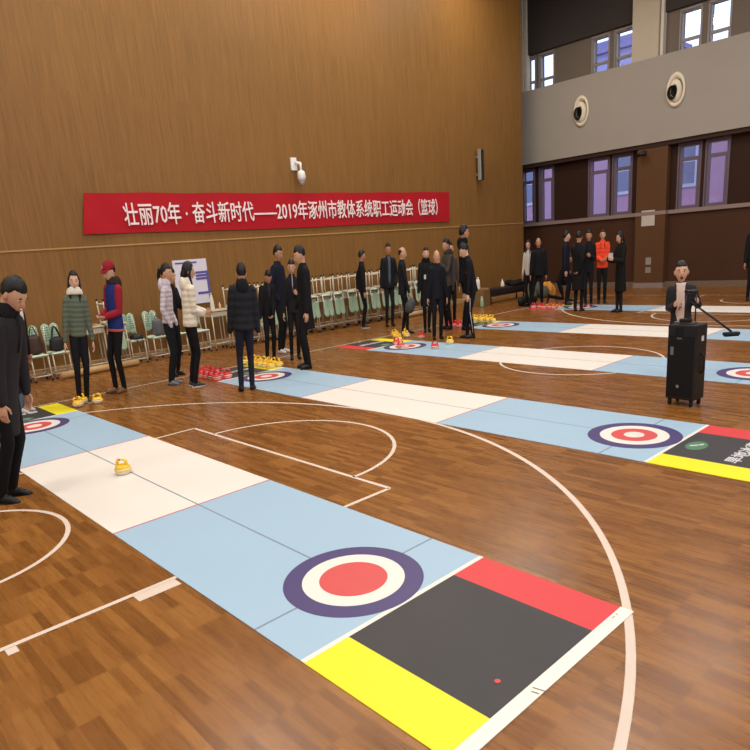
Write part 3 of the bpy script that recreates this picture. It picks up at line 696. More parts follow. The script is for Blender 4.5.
# clutter at the far end of the wooden wall
t = thing('cardboard_box', 'plain tan cardboard box on the floor at the end of desk row', 'box', (-6.15, 12.85, 0), R(8))
bm = bmesh.new(); box(bm, (0, 0, .21), (.34, .36, .42), bevel=.006); obj('carton_body', bm, mat('cardboard', (128, 100, 64), .85, .1, var=.08), t)
bm = bmesh.new(); box(bm, (0, .1, .43), (.34, .17, .01), rot=Euler((.25, 0, 0)).to_matrix()); box(bm, (0, -.1, .425), (.34, .16, .01)); obj('flap', bm, mat('cardboard', (1, 1, 1)), t)
t = thing('spray_bottle', 'tall white bottle standing on the cardboard box', 'bottle', (-6.17, 12.75, .44)); bm = bmesh.new(); lathe(bm, [(.06, 0), (.065, .02), (.06, .16), (.05, .24), (.03, .27)]); obj('body', bm, M_PW, t)
bm = bmesh.new(); lathe(bm, [(.03, .265), (.03, .31), (.02, .315)]); obj('cap', bm, mat('cap_grey', (1, 1, 1)), t)
t = thing('gym_bench', 'long low dark padded bench against the wooden wall beyond the box', 'bench', (-6.25, 14.0, 0), R(2))
bm = bmesh.new(); box(bm, (0, 0, .32), (.36, 1.9, .16), bevel=.03); obj('seat_pad', bm, mat('bench_dark', (42, 30, 28), .6, .3), t)
bm = bmesh.new(); box(bm, (0, 0, .215), (.3, 1.8, .05)); obj('frame', bm, mat('bench_frame', (60, 52, 48), .5, .4), t)
for yy in (-.8, .8):
    for xx in (-.12, .12):
        bm = bmesh.new(); cyl(bm, (xx, yy, 0), (xx, yy, .2), .022); obj('leg', bm, mat('bench_frame', (1, 1, 1)), t)
def garment(name, label, cat, loc, size, m, seed, rz=0):
    bm = bmesh.new(); random.seed(seed)
    for i in range(9): ellip(bm, (random.uniform(-.5, .5)*size[0], random.uniform(-.5, .5)*size[1], size[2]*random.uniform(.15, .55)), (size[0]*random.uniform(.25, .4), size[1]*random.uniform(.25, .4), size[2]*random.uniform(.3, .45)))
    for v in bm.verts: v.co.z = max(0, v.co.z)
    b = remeshed(bm, .02, 3); o = obj(name, b, m, loc=loc); o.rotation_euler.z = rz; return tag(o, label, cat)
garment('coat', 'crumpled black coat heaped on the padded bench', 'coat', (-6.25, 14.55, .4), (.3, .5, .18), mat('coat_heap', (34, 30, 32), .9, .1), 3)
garment('duffel_bag', 'bulging grey green sports bag on the floor past the bench', 'bag', (-5.75, 14.75, 0), (.36, .5, .5), mat('duffel', (86, 84, 74), .8, .2, var=.2, bump=.4), 5)
garment('jacket', 'rumpled orange yellow jacket lying beyond the grey green bag', 'jacket', (-5.75, 15.4, 0), (.3, .4, .5), mat('orange_cloth', (206, 140, 62), .8, .2, var=.2, bump=.4), 8)
garment('backpack', 'dark backpack on floor at the feet of the man at far left of back group', 'bag', (-4.85, 13.0, 0), (.26, .3, .3), mat('pack_dark', (38, 36, 40), .8, .2), 11)
bottle('short white bottle standing on the padded bench', (-6.3, 14.0, .4), [(.05, 0), (.055, .02), (.05, .1), (.02, .16), (.015, .18)], M_PW, M_PW, .02)
t = thing('water_bottle', 'pale green water bottle on the floor beside the cardboard box', 'bottle', (-5.9, 12.55, 0)); bm = bmesh.new(); lathe(bm, [(.04, 0), (.045, .03), (.045, .2), (.02, .25)]); obj('body', bm, mat('bottle_green', (150, 170, 140), .3, .5), t); bm = bmesh.new(); lathe(bm, [(.022, .25), (.022, .28)]); obj('cap', bm, M_PW, t)

# ================================================================== wheeled loudspeaker with pull-up handle
t = thing('wheeled_speaker', 'tall black wheeled loudspeaker with pull-up handle in front of the boy', 'speaker', (2.23, 5.27, 0), R(-6)); t.scale = (.92, .82, .975)
M_SP = mat('speaker_black', (24, 22, 23), .5, .35, var=.1); M_GR = mat('speaker_grille', (16, 15, 16), .7, .25, var=.3, scale=180)
bm = bmesh.new(); box(bm, (0, 0, .435), (.30, .25, .74), bevel=.012); obj('cabinet', bm, M_SP, t)
bm = bmesh.new(); box(bm, (-.005, -.127, .40), (.27, .008, .60), bevel=.004); obj('grille', bm, M_GR, t)
bm = bmesh.new(); box(bm, (-.03, -.1255, .735), (.085, .012, .1), bevel=.004); obj('horn_opening', bm, mat('horn_black', (6, 6, 7), .6, .3), t)
bm = bmesh.new(); box(bm, (-.02, -.130, .675), (.05, .004, .014)); obj('name_badge', bm, mat('badge_grey', (96, 92, 92), .4, .5), t)
bm = bmesh.new(); box(bm, (-.095, -.132, .55), (.034, .003, .08)); obj('sticker', bm, mat('sticker_grey', (104, 104, 110), .5, .4, var=.5, scale=70), t)
bm = bmesh.new(); box(bm, (-.02, -.132, .2), (.026, .003, .028)); obj('sticker', bm, mat('badge_light', (140, 136, 132), .5, .4, var=.4, scale=90), t)
bm = bmesh.new(); box(bm, (.152, .02, .67), (.003, .05, .05)); obj('sticker', bm, mat('label_white', (206, 206, 206), .5, .3, var=.3, scale=60), t)
bm = bmesh.new(); limb(bm, [(.155, .02, .52), (.175, .02, .49), (.175, .02, .36), (.155, .02, .33)], [.009]*4, 8); obj('side_grip', bm, M_SP, t)
for x in (-.115, .115):
    for y in (-.09, .09):
        bm = bmesh.new(); cyl(bm, (x-.012, y, .025), (x+.012, y, .025), .025, seg=16); box(bm, (x, y, .055), (.03, .03, .03)); obj('caster', bm, M_FOOT, t)
bm = bmesh.new()
for x in (-.085, .025): cyl(bm, (x, .10, .80), (x, .10, 1.10), .008, seg=8)
cyl(bm, (-.095, .10, 1.105), (.035, .10, 1.105), .018, seg=10)
obj('pull_handle', bm, mat('handle_black', (30, 24, 30), .4, .4), t)
bm = bmesh.new(); box(bm, (-.03, .0, .815), (.2, .10, .022), bevel=.006); obj('control_panel', bm, mat('panel_grey', (96, 92, 92), .4, .4, var=.3, scale=60), t)
bm = bmesh.new(); box(bm, (.0, .0, .015), (.11, .05, .03), bevel=.008); box(bm, (.03, 0, .033), (.03, .02, .008)); tag(obj('microphone_receiver', bm, M_SP, loc=(2.22, 5.24, .806)), 'small black receiver box lying on top of wheeled loudspeaker', 'receiver')
# curling delivery pole held by the boy
pa = Vector((1.79, 6.33, .90)); pb = Vector((2.17, 6.60, .52))
t = thing('sweeping_brush', 'black brush pole with flat oval head held out by the boy', 'brush', tuple(pb))
bm = bmesh.new(); cyl(bm, pa-pb+(pa-pb).normalized()*.06, (0, 0, 0), .011, seg=10); obj('pole', bm, mat('pole_black', (34, 32, 34), .35, .5), t)
bm = bmesh.new(); box(bm, (.0, .0, -.02), (.17, .07, .035), rz=R(48), bevel=.014); obj('brush_head', bm, mat('brush_teal', (22, 34, 36), .6, .3), t)
bm = bmesh.new(); box(bm, (.0, .0, -.042), (.15, .055, .014), rz=R(48), bevel=.004); obj('brush_pad', bm, mat('pad_dark', (16, 20, 22), .9, .1), t)

M_BEAM = mat('beam_beige', (190, 152, 104), .5, .3, var=.08)
for (a, b, l) in (((-6.56, 2.22, .062), (-6.62, 3.55, .062), 'long beige rolled mat on the floor between the green jacket and the red cap'), ((-6.5, 10.2, .06), (-6.5, 11.0, .06), 'short beige rolled mat on the floor behind the woman with badge')):
    a = Vector(a); b = Vector(b); bm = bmesh.new(); d = (b-a)
    cyl(bm, (0, 0, 0), d, .06, seg=24); cyl(bm, -d.normalized()*.012, Vector((0, 0, 0)), .045, seg=20); cyl(bm, d*.3-d.normalized()*.012, d*.3+d.normalized()*.012, .0615, seg=24)
    tag(obj('rolled_mat', bm, M_BEAM, loc=tuple(a)), l, 'mat')
# ================================================================== people
M_EYE = mat('eye_white', (220, 214, 208), .3, .4, var=.02); M_IRIS = mat('eye_dark', (20, 14, 12), .2, .5); M_LIP = mat('lip', (150, 78, 70), .5, .3); M_MOUTH = mat('mouth_dark', (96, 24, 24), .6, .2)
def skin(tone): return mat('skin%d' % tone[0], tone, .55, .3, var=.05, scale=18)
SK = [(196, 150, 120), (176, 128, 98), (208, 164, 136)]
HAIR = mat('hair_black', (18, 15, 15), .5, .35, var=.3, scale=50)

def head_pt(az, el, hair=0., face=True):
    """unit head: x right, y forward, z up; az measured from forward"""
    ce, se = math.cos(el), math.sin(el); x, y, z = math.sin(az)*ce, math.cos(az)*ce, se
    X, Y, Z = x*.076, y*.096, z*.118
    if z < 0:
        k = (-z)**1.4; X *= 1-.38*k; Y = Y*(1-.25*k)+.022*k*(1 if y > -.2 else 0)
    if z > 0 and y < 0: Y *= 1.06
    Y += .0
    if face and y > 0:
        g = lambda px, pz, sx, sz: math.exp(-((x-px)/sx)**2-((z-pz)/sz)**2)
        Y += .024*g(0, -.20, .15, .16)+.012*g(0, .0, .12, .2)            # nose
        Y += .006*g(0, -.55, .3, .12)-.004*g(0, -.42, .3, .06)           # lips, groove
        Y -= .010*g(.42, .02, .2, .13)+.010*g(-.42, .02, .2, .13)         # sockets
        Y += .006*g(.4, .2, .3, .1)+.006*g(-.4, .2, .3, .1)              # brow
        Y += .008*g(0, -.92, .35, .2)
    return Vector((X, Y, Z))

def build_head(bm, M, sc, mouth_open=0., skin_i=0, eyes=True):
    NU, NV = 36, 24; rows = []
    for j in range(1, NV):
        el = -math.pi/2+math.pi*j/NV; rows.append([bm.verts.new(M @ (head_pt(2*math.pi*i/NU, el)*sc)) for i in range(NU)])
    bot = bm.verts.new(M @ (head_pt(0, -math.pi/2)*sc)); top = bm.verts.new(M @ (head_pt(0, math.pi/2)*sc)); fs = []
    for A, B in zip(rows, rows[1:]):
        for i in range(NU): fs.append(bm.faces.new((A[(i+1) % NU], A[i], B[i], B[(i+1) % NU])))
    for i in range(NU): fs.append(bm.faces.new((bot, rows[0][i], rows[0][(i+1) % NU]))); fs.append(bm.faces.new((rows[-1][(i+1) % NU], rows[-1][i], top)))
    for f in fs: f.smooth = True; f.material_index = skin_i
    Rm = M.to_3x3()
    for s in (-1, 1):
        ellip(bm, M @ (Vector((s*.076, -.005, -.008))*sc), (.010*sc, .018*sc, .030*sc), Rm @ Euler((0, 0, s*-.25)).to_matrix(), skin_i, 10, 8)
        if eyes:
            ellip(bm, M @ (Vector((s*.031, .080, .004))*sc), (.0135*sc, .008*sc, .0072*sc), Rm, 1, 10, 6)
            ellip(bm, M @ (Vector((s*.031, .0855, .004))*sc), (.0065*sc, .004*sc, .0068*sc), Rm, 2, 8, 6)
            ellip(bm, M @ (Vector((s*.032, .088, .026))*sc), (.020*sc, .005*sc, .0042*sc), Rm @ Euler((0, s*.12, 0)).to_matrix(), 2, 8, 6)
            ellip(bm, M @ (Vector((s*.010, .106, -.036))*sc), (.007*sc, .008*sc, .006*sc), Rm, skin_i, 8, 6)
    ellip(bm, M @ (Vector((0, .0945, -.0645))*sc), (.021*sc, .006*sc, (.0045+.012*mouth_open)*sc), Rm, 3, 12, 6)
    if mouth_open: ellip(bm, M @ (Vector((0, .0985, -.0645))*sc), (.015*sc, .004*sc, .012*mouth_open*sc), Rm, 4, 10, 6)

def build_hair(bm, M, sc, style):
    NU, NV = 40, 24; rows = []
    for j in range(0, NV+1):
        el = -math.pi/2+math.pi*j/NV; row = []
        for i in range(NU):
            az = 2*math.pi*i/NU; a = abs((az+math.pi) % (2*math.pi)-math.pi)        # 0 forward .. pi back
            line_ = {'short': -.05 if a > 2.0 else (.12 if a > 1.1 else .40), 'bald': (.0 if a > 1.3 else 3), 'bowl': (-.35 if a > 1.35 else (.1 if a > .9 else .42)), 'long': (-.9 if a > 1.25 else (.05 if a > .8 else .52)), 'hood': (-1.2 if a > 1.0 else .7)}[style]
            if style == 'short' and a > 2.0: line_ = -.45
            if style == 'short' and 1.1 < a < 2.0: line_ = .32-.8*(a-1.1)/.9*.9
            if style == 'bald': line_ = (-.45 if a > 2 else (-.1 if a > 1.5 else 3)); top_ = .55
            d = el-line_; k = max(0, min(1, d/.14))
            if style == 'bald' and el > .62: k = 0
            p = head_pt(az, el, face=False); f = .90+(.165+.02*math.sin(i*2.3+j*1.7)+.015*math.sin(i*.9))*k
            if style == 'bald': f = .9+.14*k
            row.append(bm.verts.new(M @ (p*f*sc+Vector((0, -.004, .006))*sc*k)))
        rows.append(row)
    for A, B in zip(rows, rows[1:]):
        for i in range(NU): f = bm.faces.new((A[(i+1) % NU], A[i], B[i], B[(i+1) % NU])); f.smooth = True
    bmesh.ops.remove_doubles(bm, verts=bm.verts, dist=1e-5)

def two_bone(a, b, l1, l2, pole):
    a = Vector(a); b = Vector(b); d = b-a; L = min(d.length, (l1+l2)*.999); u = d.normalized(); b = a+u*L
    x = (l1*l1-l2*l2+L*L)/(2*L); h = math.sqrt(max(0, l1*l1-x*x)); p = Vector(pole); p = (p-u*p.dot(u))
    p = p.normalized() if p.length > 1e-6 else Vector((0, 1, 0))
    return a+u*x+p*h, b

HANDS = {'side': (.150, .025, .425), 'back': (.03, -.085, .50), 'pocket': (.112, .065, .50), 'clasp': (.022, .135, .50), 'belly': (.028, .145, .585),
         'phone': (.035, .175, .735), 'forward': (.05, .20, .60), 'chest': (.05, .13, .66), 'hold': (.10, .20, .66), 'low': (.16, .06, .40)}

def person(label, x, y, H, face, top='jacket', col=(30, 30, 34), trou=(24, 24, 28), shoe=(22, 20, 20), hair='short', lean=0., nod=0., turn=0., arms=('side', 'side'),
           g=.9, bulk=1., puffy=0., hem=-.10, inner=None, collar=None, tone=0, feet=((-.055, .0, 0), (.055, .0, 0)), hips=None, headk=1., extra=None, mouth=0., hands=True, sole=None, rough=.8, sleeve=None, legk=1., group=None, tilt=0., thin=.72):
    rz = R(face-90)
    if hips is None: hips = .515
    P = Vector((0, -.0022*lean*H, hips*H)); L = R(lean)
    ax = Vector((0, math.sin(L), math.cos(L))); fwd = Vector((0, math.cos(L), -math.sin(L))); T = .325*H
    sp = lambda t: P+ax*T*t
    sh = sp(.86); SW = .090*H*g*(.6+.4*bulk); AR = .032*H*g*bulk
    tn = SK[tone]; sk = skin(tn)
    # head frame
    nk = L*.55+R(nod); hb = sp(1.0)+Vector((0, math.sin(nk*.6), math.cos(nk*.6)))*.020*H
    hs = H/1.75*headk*1.06
    hq = Euler((-nk, 0, R(turn)), 'XYZ'); Mh = Matrix.Translation(hb+Vector((0, math.sin(nk), math.cos(nk)))*.092*hs+Vector((0, .012*hs, 0))) @ (Matrix.Rotation(R(turn), 4, 'Z') @ Matrix.Rotation(-nk, 4, 'X'))
    gx = Matrix.Diagonal((1.06, 1.04, 1, 1)); Mh = Mh @ gx
    # limbs
    shoulders = []; elbows = []; wrists = []; 
    for k, s in enumerate((-1, 1)):
        a = arms[k]; hx, hy, hz = HANDS[a] if isinstance(a, str) else a
        S0 = sh+Vector((s*SW, 0, -.012*H)); sh_off = sh-Vector((0, 0, (.515+.3)*H))
        tgt = Vector((s*hx*H*(g/.95), hy*H+(sh_off.y*.95), hz*H+(hips-.515)*H+(sh_off.z*.6 if lean > 25 else 0)))
        pole = (s*.7, -1, -.15) if isinstance(a, str) and a in ('side', 'pocket', 'low', 'back') else (s*.35, -.55, -1)
        E, Wp = two_bone(S0, tgt, .165*H, .15*H, pole); shoulders.append(S0); elbows.append(E); wrists.append(Wp)
    hipj, knee, ank, fdir = [], [], [], []
    for k, s in enumerate((-1, 1)):
        fx, fy, fz = feet[k][:3]; fa = R(feet[k][3]) if len(feet[k]) > 3 else R(-8*s)
        h0 = P+Vector((s*.047*H*g, 0, -.01*H)); A = Vector((fx*H*g, fy*H, fz*H+.045*H)); K, A = two_bone(h0, A, .235*H*legk, .235*H*legk, (s*.12, 1, 0)) if not (len(feet[k]) > 4) else (Vector(feet[k][4])*H, A)
        hipj.append(h0); knee.append(K); ank.append(A); fdir.append(Vector((math.sin(-fa), math.cos(fa), 0)))
    # ---- body: one skin
    bm = bmesh.new(); b = .80*g
    loft(bm, [(sp(-.06), .055*H*b, .04*H*b), (sp(.05), .085*H*b, .058*H*b), (sp(.35), .072*H*b, .052*H*b), (sp(.7), .088*H*b, .058*H*b), (sp(.88), .085*H*b, .05*H*b), (sp(.97), .05*H*b, .04*H*b)], 20)
    limb(bm, [sp(.85), sp(1.0), hb+Vector((0, 0, .02*H))], [.036*H*g, .032*H*g, .032*H*g], 14)
    for k in (0, 1):
        limb(bm, [shoulders[k], elbows[k], wrists[k]], [.026*H*g, .021*H*g, .0145*H*g], 12)
        limb(bm, [hipj[k], knee[k], ank[k]], [.045*H*g, .029*H*g, .02*H*g], 12)
        limb(bm, [ank[k]+Vector((0, 0, -.015*H))-fdir[k]*.015*H, ank[k]+Vector((0, 0, -.025*H))+fdir[k]*.07*H], [.018*H*g, .014*H*g], 10)
    bm = remeshed(bm, .014, 3)
    for k, s in enumerate((-1, 1)):
        a = arms[k] if isinstance(arms[k], str) else 'side'
        if not hands or a == 'pocket': continue
        d = (wrists[k]-elbows[k]).normalized(); hsz = .095*H
        if a in ('clasp', 'belly', 'back'): d = (d*.5+Vector((-s, 0, -.2)).normalized()).normalized()
        side_ = Vector((0, 1, 0)) if abs(d.y) < .7 else Vector((0, 0, 1)); side_ = (side_-d*d.dot(side_)).normalized(); nrm = d.cross(side_).normalized()*(-s)
        w0 = wrists[k]; loft(bm, [(w0-d*.01*H, .0125*H, .011*H), (w0+d*.012*H, .0165*H, .010*H), (w0+d*.035*H, .021*H, .0105*H), (w0+d*.05*H, .0205*H, .009*H), (w0+d*.056*H, .015*H, .006*H)], 12, 0, side=side_)
        curl = .9 if a in ('side', 'low', 'forward', 'chest') else 1.5
        for q, (o_, ln) in enumerate(((.0155, .036), (.0055, .041), (-.0045, .038), (-.0145, .030))):
            p0 = w0+d*.050*H+side_*o_*H; d1 = (d+nrm*.25*curl).normalized(); p1 = p0+d1*ln*.42*H; d2 = (d+nrm*.9*curl).normalized(); p2 = p1+d2*ln*.33*H; d3 = (d*.6+nrm*1.5*curl).normalized(); p3 = p2+d3*ln*.25*H
            limb(bm, [p0-d*.006*H, p1, p2, p3], [.0052*H, .0049*H, .0044*H, .0037*H], 8)
        t0 = w0+d*.016*H+side_*.013*H; t1 = t0+(side_*.8+d*.7+nrm*.4).normalized()*.022*H; t2 = t1+(d+nrm*.5+side_*.1).normalized()*.018*H
        limb(bm, [t0, t1, t2], [.0072*H, .0058*H, .0045*H], 8)
    build_head(bm, Mh, hs, mouth)
    body = obj('person', bm, [sk, M_EYE, M_IRIS, M_LIP, M_MOUTH], loc=(x, y, 0)); body.rotation_euler = (Matrix.Rotation(R(tilt), 3, Vector((-.744, .668, 0))) @ Matrix.Rotation(rz, 3, 'Z')).to_euler()
    body.scale = (thin, thin, 1.)
    tag(body, label, 'person', group)
    # ---- trousers
    tm = mat('trouser_%d_%d_%d' % trou, trou, .85, .2, var=.12, bump=.25, scale=14)
    bm = bmesh.new(); tb = g*1.0
    loft(bm, [(sp(-.09), .052*H*tb, .05*H*tb), (sp(-.03), .078*H*tb, .062*H*tb), (sp(.08), .086*H*tb, .06*H*tb), (sp(.2), .076*H*tb, .055*H*tb)], 20)
    for k in (0, 1):
        mid = (hipj[k]+knee[k])/2
        limb(bm, [hipj[k], mid, knee[k], (knee[k]*.5+ank[k]*.5)+Vector((0, -.006*H, 0)), ank[k]+Vector((0, -.004*H, -.004*H))], [.054*H*tb, .047*H*tb, .036*H*tb, .033*H*tb, .028*H*tb*legk], 16)
    obj('trousers', remeshed(bm, .013, 3), tm, body)
    # ---- shoes
    sm = mat('shoe_%d_%d_%d' % shoe, shoe, .5, .4, var=.15); so = sole or tuple(int(c*.6) for c in shoe); som = mat('sole_%d_%d_%d' % so, so, .6, .3)
    for k in (0, 1):
        A = ank[k]; fd = fdir[k]; up_ = Vector((0, 0, 1))
        if len(feet[k]) > 4: fd = Vector((0, -.25, -.97)).normalized(); up_ = Vector((0, .97, -.25))
        base = A-up_*.045*H; bm = bmesh.new()
        limb(bm, [A+up_*.004*H, base+up_*.022*H-fd*.012*H], [.024*H*g, .026*H*g], 12)
        limb(bm, [base+up_*.020*H-fd*.02*H, base+up_*.021*H+fd*.04*H, base+up_*.014*H+fd*.088*H], [.021*H*g, .0225*H*g, .0165*H*g], 12)
        for v in bm.verts:
            q = (v.co-base).dot(up_)
            if q < .006*H: v.co += up_*(.006*H-q)
        s_ = obj('shoe', remeshed(bm, .008, 2), sm, body)
        bm = bmesh.new(); sd = fd.cross(up_).normalized(); pts = []
        for i in range(24):
            a_ = 2*math.pi*i/24; u_ = math.cos(a_); v_ = math.sin(a_); pts.append(base+fd*(.034*H+u_*.075*H)+sd*v_*.026*H*g*(1+.12*u_))
        lo = [bm.verts.new(p) for p in pts]; hi = [bm.verts.new(p+up_*.012*H) for p in pts]
        bm.faces.new(lo); bm.faces.new(list(reversed(hi)))
        for i in range(24): bm.faces.new((lo[i], hi[i], hi[(i+1) % 24], lo[(i+1) % 24]))
        bmesh.ops.recalc_face_normals(bm, faces=bm.faces); obj('sole', bm, som, s_)
    # ---- top
    cm = mat('cloth_%d_%d_%d_%d' % (col+(int(puffy*10),)), col, rough, .2, var=.10, scale=7, bump=.0 if puffy else .3, stripes=puffy)
    bm = bmesh.new(); b = g*bulk; Hh = H
    rg = []
    if hem < -.2:                                            # long coat skirts hang plumb
        zt = (P+ax*T*hem).z; n_ = 4; c0 = sp(-.02); drop = -hem*T
        for i in range(n_, 0, -1):
            u = i/n_; rg.append((c0+Vector((0, -.01*H*u, -drop*u)), (.090+.012*u)*H*b, (.068+.018*u)*H*b))
    else: rg.append((sp(hem), .090*H*b, .070*H*b)); rg.append((sp(hem+.05), .094*H*b, .073*H*b))
    rg += [(sp(.0), .094*H*b, .070*H*b), (sp(.25), .089*H*b, .066*H*b), (sp(.5), .094*H*b, .069*H*b), (sp(.70), .096*H*b, .070*H*b), (sp(.82), .090*H*b, .064*H*b), (sp(.91), .070*H*b, .054*H*b), (sp(.98), .048*H*g, .046*H*g), (sp(1.04), .040*H*g, .040*H*g)]
    loft(bm, rg, 24)
    for k in (0, 1):
        wr = elbows[k]+(wrists[k]-elbows[k])*(.97 if arms[k] != 'pocket' else .97)
        if not sleeve:
            limb(bm, [shoulders[k]+Vector((0, 0, -.004*H)), (shoulders[k]+elbows[k])/2, elbows[k], (elbows[k]+wr)/2, wr], [.042*H*b, .040*H*b, .034*H*b, .030*H*b, .0235*H*b], 16)
        else: limb(bm, [shoulders[k]+Vector((0, 0, -.004*H)), shoulders[k]*.85+elbows[k]*.15], [.041*H*b, .041*H*b], 14)
    o = obj({'coat': 'coat', 'sweater': 'sweater'}.get(top, 'jacket'), remeshed(bm, .013, 4), cm, body)
    if sleeve:
        slm = mat('sleeve_%d_%d_%d' % sleeve, sleeve, rough, .2, var=.1, stripes=puffy)
        for k in (0, 1):
            bm = bmesh.new(); wr = elbows[k]+(wrists[k]-elbows[k])*.97
            limb(bm, [shoulders[k], (shoulders[k]+elbows[k])/2, elbows[k], (elbows[k]+wr)/2, wr], [.041*H*b, .041*H*b, .036*H*b, .031*H*b, .025*H*b], 16); obj('sleeve', remeshed(bm, .012, 3), slm, body)
    if inner:                                                # shirt front showing between the open fronts
        im = mat('inner_%d_%d_%d' % inner[0], inner[0], .8, .2, var=.08); wd = inner[1]; lo_ = inner[2] if len(inner) > 2 else .2
        bm = bmesh.new(); loft(bm, [(sp(t)+fwd*(.0115*H*b), wd*w_*H*b, d_*H*b) for t, w_, d_ in ((lo_, .042, .060), (lo_+.15, .045, .060), (.5, .044, .063), (.72, .040, .066), (.86, .034, .060), (.94, .030, .053), (1.0, .028, .045))], 16)
        obj('shirt', bm, im, body)
    if collar:
        bm = bmesh.new(); c = collar[0]; r_ = collar[1]
        loft(bm, [(sp(.93)+fwd*.002*H, .062*H*r_*g, .054*H*r_*g), (sp(.99), .060*H*r_*g, .056*H*r_*g), (sp(1.06)-fwd*.004*H, .052*H*r_*g, .052*H*r_*g), (sp(1.10)-fwd*.006*H, .044*H*r_*g, .045*H*r_*g)], 18)
        if len(collar) > 2:                                  # hood lying on the back
            ellip(bm, sp(.94)-fwd*.062*H*g, (.062*H*g*r_, .038*H*g, .058*H), None, 0, 16, 10)
        obj('hood' if len(collar) > 2 else 'collar', remeshed(bm, .011, 3), mat('collar_%d_%d_%d' % c, c, .9, .15, var=.15, bump=.6, scale=20), body)
    # ---- hair or headgear
    hb_ = bmesh.new(); build_hair(hb_, Mh, hs, 'short' if hair in ('short', 'cap', 'pony') else ('long' if hair in ('long', 'hooded') else hair))
    ho = obj('hair', hb_, HAIR, body)
    if hair == 'long':
        bm = bmesh.new(); q = Mh
        for pts in ([(0, -.07, .03), (0, -.095, -.05), (0, -.085, -.15), (0, -.07, -.24)],): limb(bm, [q @ (Vector(p)*hs) for p in pts], [.06*hs, .066*hs, .06*hs, .03*hs], 14, side=(1, 0, 0), flat=.55)
        for s in (-1, 1): limb(bm, [q @ (Vector(p)*hs) for p in ((s*.066, .0, .04), (s*.078, .01, -.06), (s*.07, .045, -.15), (s*.06, .065, -.24))], [.022*hs, .025*hs, .024*hs, .012*hs], 10)
        obj('long_strands', remeshed(bm, .010, 2), HAIR, ho)
    if hair == 'pony':
        bm = bmesh.new(); limb(bm, [Mh @ (Vector(p)*hs) for p in ((0, -.085, .03), (0, -.135, .03), (0, -.15, -.05), (0, -.135, -.15), (0, -.12, -.20))], [.022*hs, .03*hs, .032*hs, .026*hs, .008*hs], 10); obj('ponytail', bm, HAIR, ho)
    if hair == 'cap':
        bm = bmesh.new(); cr = []
        for i in range(8):
            a_ = i/7*math.pi/2; cr.append((Mh @ (Vector((0, -.004, .028+.105*math.sin(a_)))*hs), .089*math.cos(a_)*hs+.001, .108*math.cos(a_)*hs+.001))
        loft(bm, cr, 24, side=tuple(Mh.to_3x3() @ Vector((1, 0, 0))))
        c_ = obj('cap', bm, mat('cap_red', (140, 28, 40), .8, .2, var=.1), body)
        bm = bmesh.new(); pts = []
        for i in range(13):
            a_ = -1.25+2.5*i/12; pts.append(Vector((.086*math.sin(a_), .09+.075*math.cos(a_)*1.0-.03, .034-.02*math.cos(a_))))
        inn = [Vector((.082*math.sin(-1.25+2.5*i/12), .088*math.cos(-1.25+2.5*i/12), .04)) for i in range(13)]
        for zz in (0, .006):
            A_ = [bm.verts.new(Mh @ ((p+Vector((0, 0, zz)))*hs)) for p in pts]; B_ = [bm.verts.new(Mh @ ((p+Vector((0, 0, zz)))*hs)) for p in inn]
            for i in range(12): bm.faces.new((A_[i], A_[i+1], B_[i+1], B_[i]))
        obj('cap_brim', bm, mat('cap_red', (1, 1, 1)), c_)
        bm = bmesh.new(); box(bm, Mh @ (Vector((0, .104, .085))*hs), (.018, .006, .03), rot=Mh.to_3x3()); obj('cap_badge', bm, mat('badge_pale', (206, 160, 160), .6, .2), c_)
    if hair == 'hooded': pass
    body['_w'] = 0; del body['_w']
    return body, dict(sp=sp, fwd=fwd, wrists=wrists, elbows=elbows, Mh=Mh, hs=hs, H=H, g=g, knee=knee, ank=ank, hb=hb)

BK = (22, 21, 24); NV_ = (24, 28, 42); DT = (20, 20, 24)
def world_of(body, v): return Matrix.LocRotScale(body.location, body.rotation_euler, body.scale) @ Vector(v)

# --- left side, nearest
p, q = person('man in long dark coat nearest the camera, looking down at left edge', -0.84, -0.03, 1.79, 48, 'coat', (38, 35, 38), (16, 15, 18), (14, 13, 14), 'short', lean=7, nod=24, turn=-12, arms=('side', (.14, .05, .41)), bulk=1.12, hem=-.62, collar=((28, 26, 28), 1.12), tone=0, g=.97, inner=((30, 28, 30), .6, .5), tilt=11, thin=.82)
p, q = person('person in open black coat over white top behind the nearest man', -4.36, 1.04, 1.60, 46, 'coat', (22, 20, 22), (92, 104, 124), (196, 192, 188), 'short', lean=8, nod=18, arms=('side', 'pocket'), bulk=1.15, hem=-1.05, inner=((214, 206, 202), 1.35, -.35), tone=1, tilt=7)
p, q = person('woman in olive green padded jacket with white fleece collar and long hair', -4.2, 1.74, 1.74, -8, 'jacket', (92, 100, 84), BK, (60, 58, 60), 'long', nod=2, turn=-8, arms=('side', 'side'), bulk=1.0, puffy=5, hem=-.02, collar=((222, 214, 198), 1.45), tone=2, sole=(220, 216, 210), feet=((-.04, 0, 0), (.045, .02, 0)), tilt=6.5)
p, q = person('man in red cap and blue red jacket with brown hood, hands joined', -4.38, 2.32, 1.84, -75, 'jacket', (34, 48, 110), BK, (128, 92, 60), 'cap', nod=18, arms=('belly', 'belly'), bulk=1.1, hem=-.12, collar=((56, 44, 38), 1.15, 1), sleeve=(146, 32, 48), tone=2, feet=((-.04, -.02, 0), (.045, .03, 0)), tilt=6)
bm = bmesh.new(); loft(bm, [(q['sp'](-.13), .100*1.84*.98, .076*1.84*.98), (q['sp'](-.07), .103*1.84*.98, .079*1.84*.98)], 22); obj('red_hem_band', bm, mat('hem_red', (190, 90, 80), .8, .2), p)
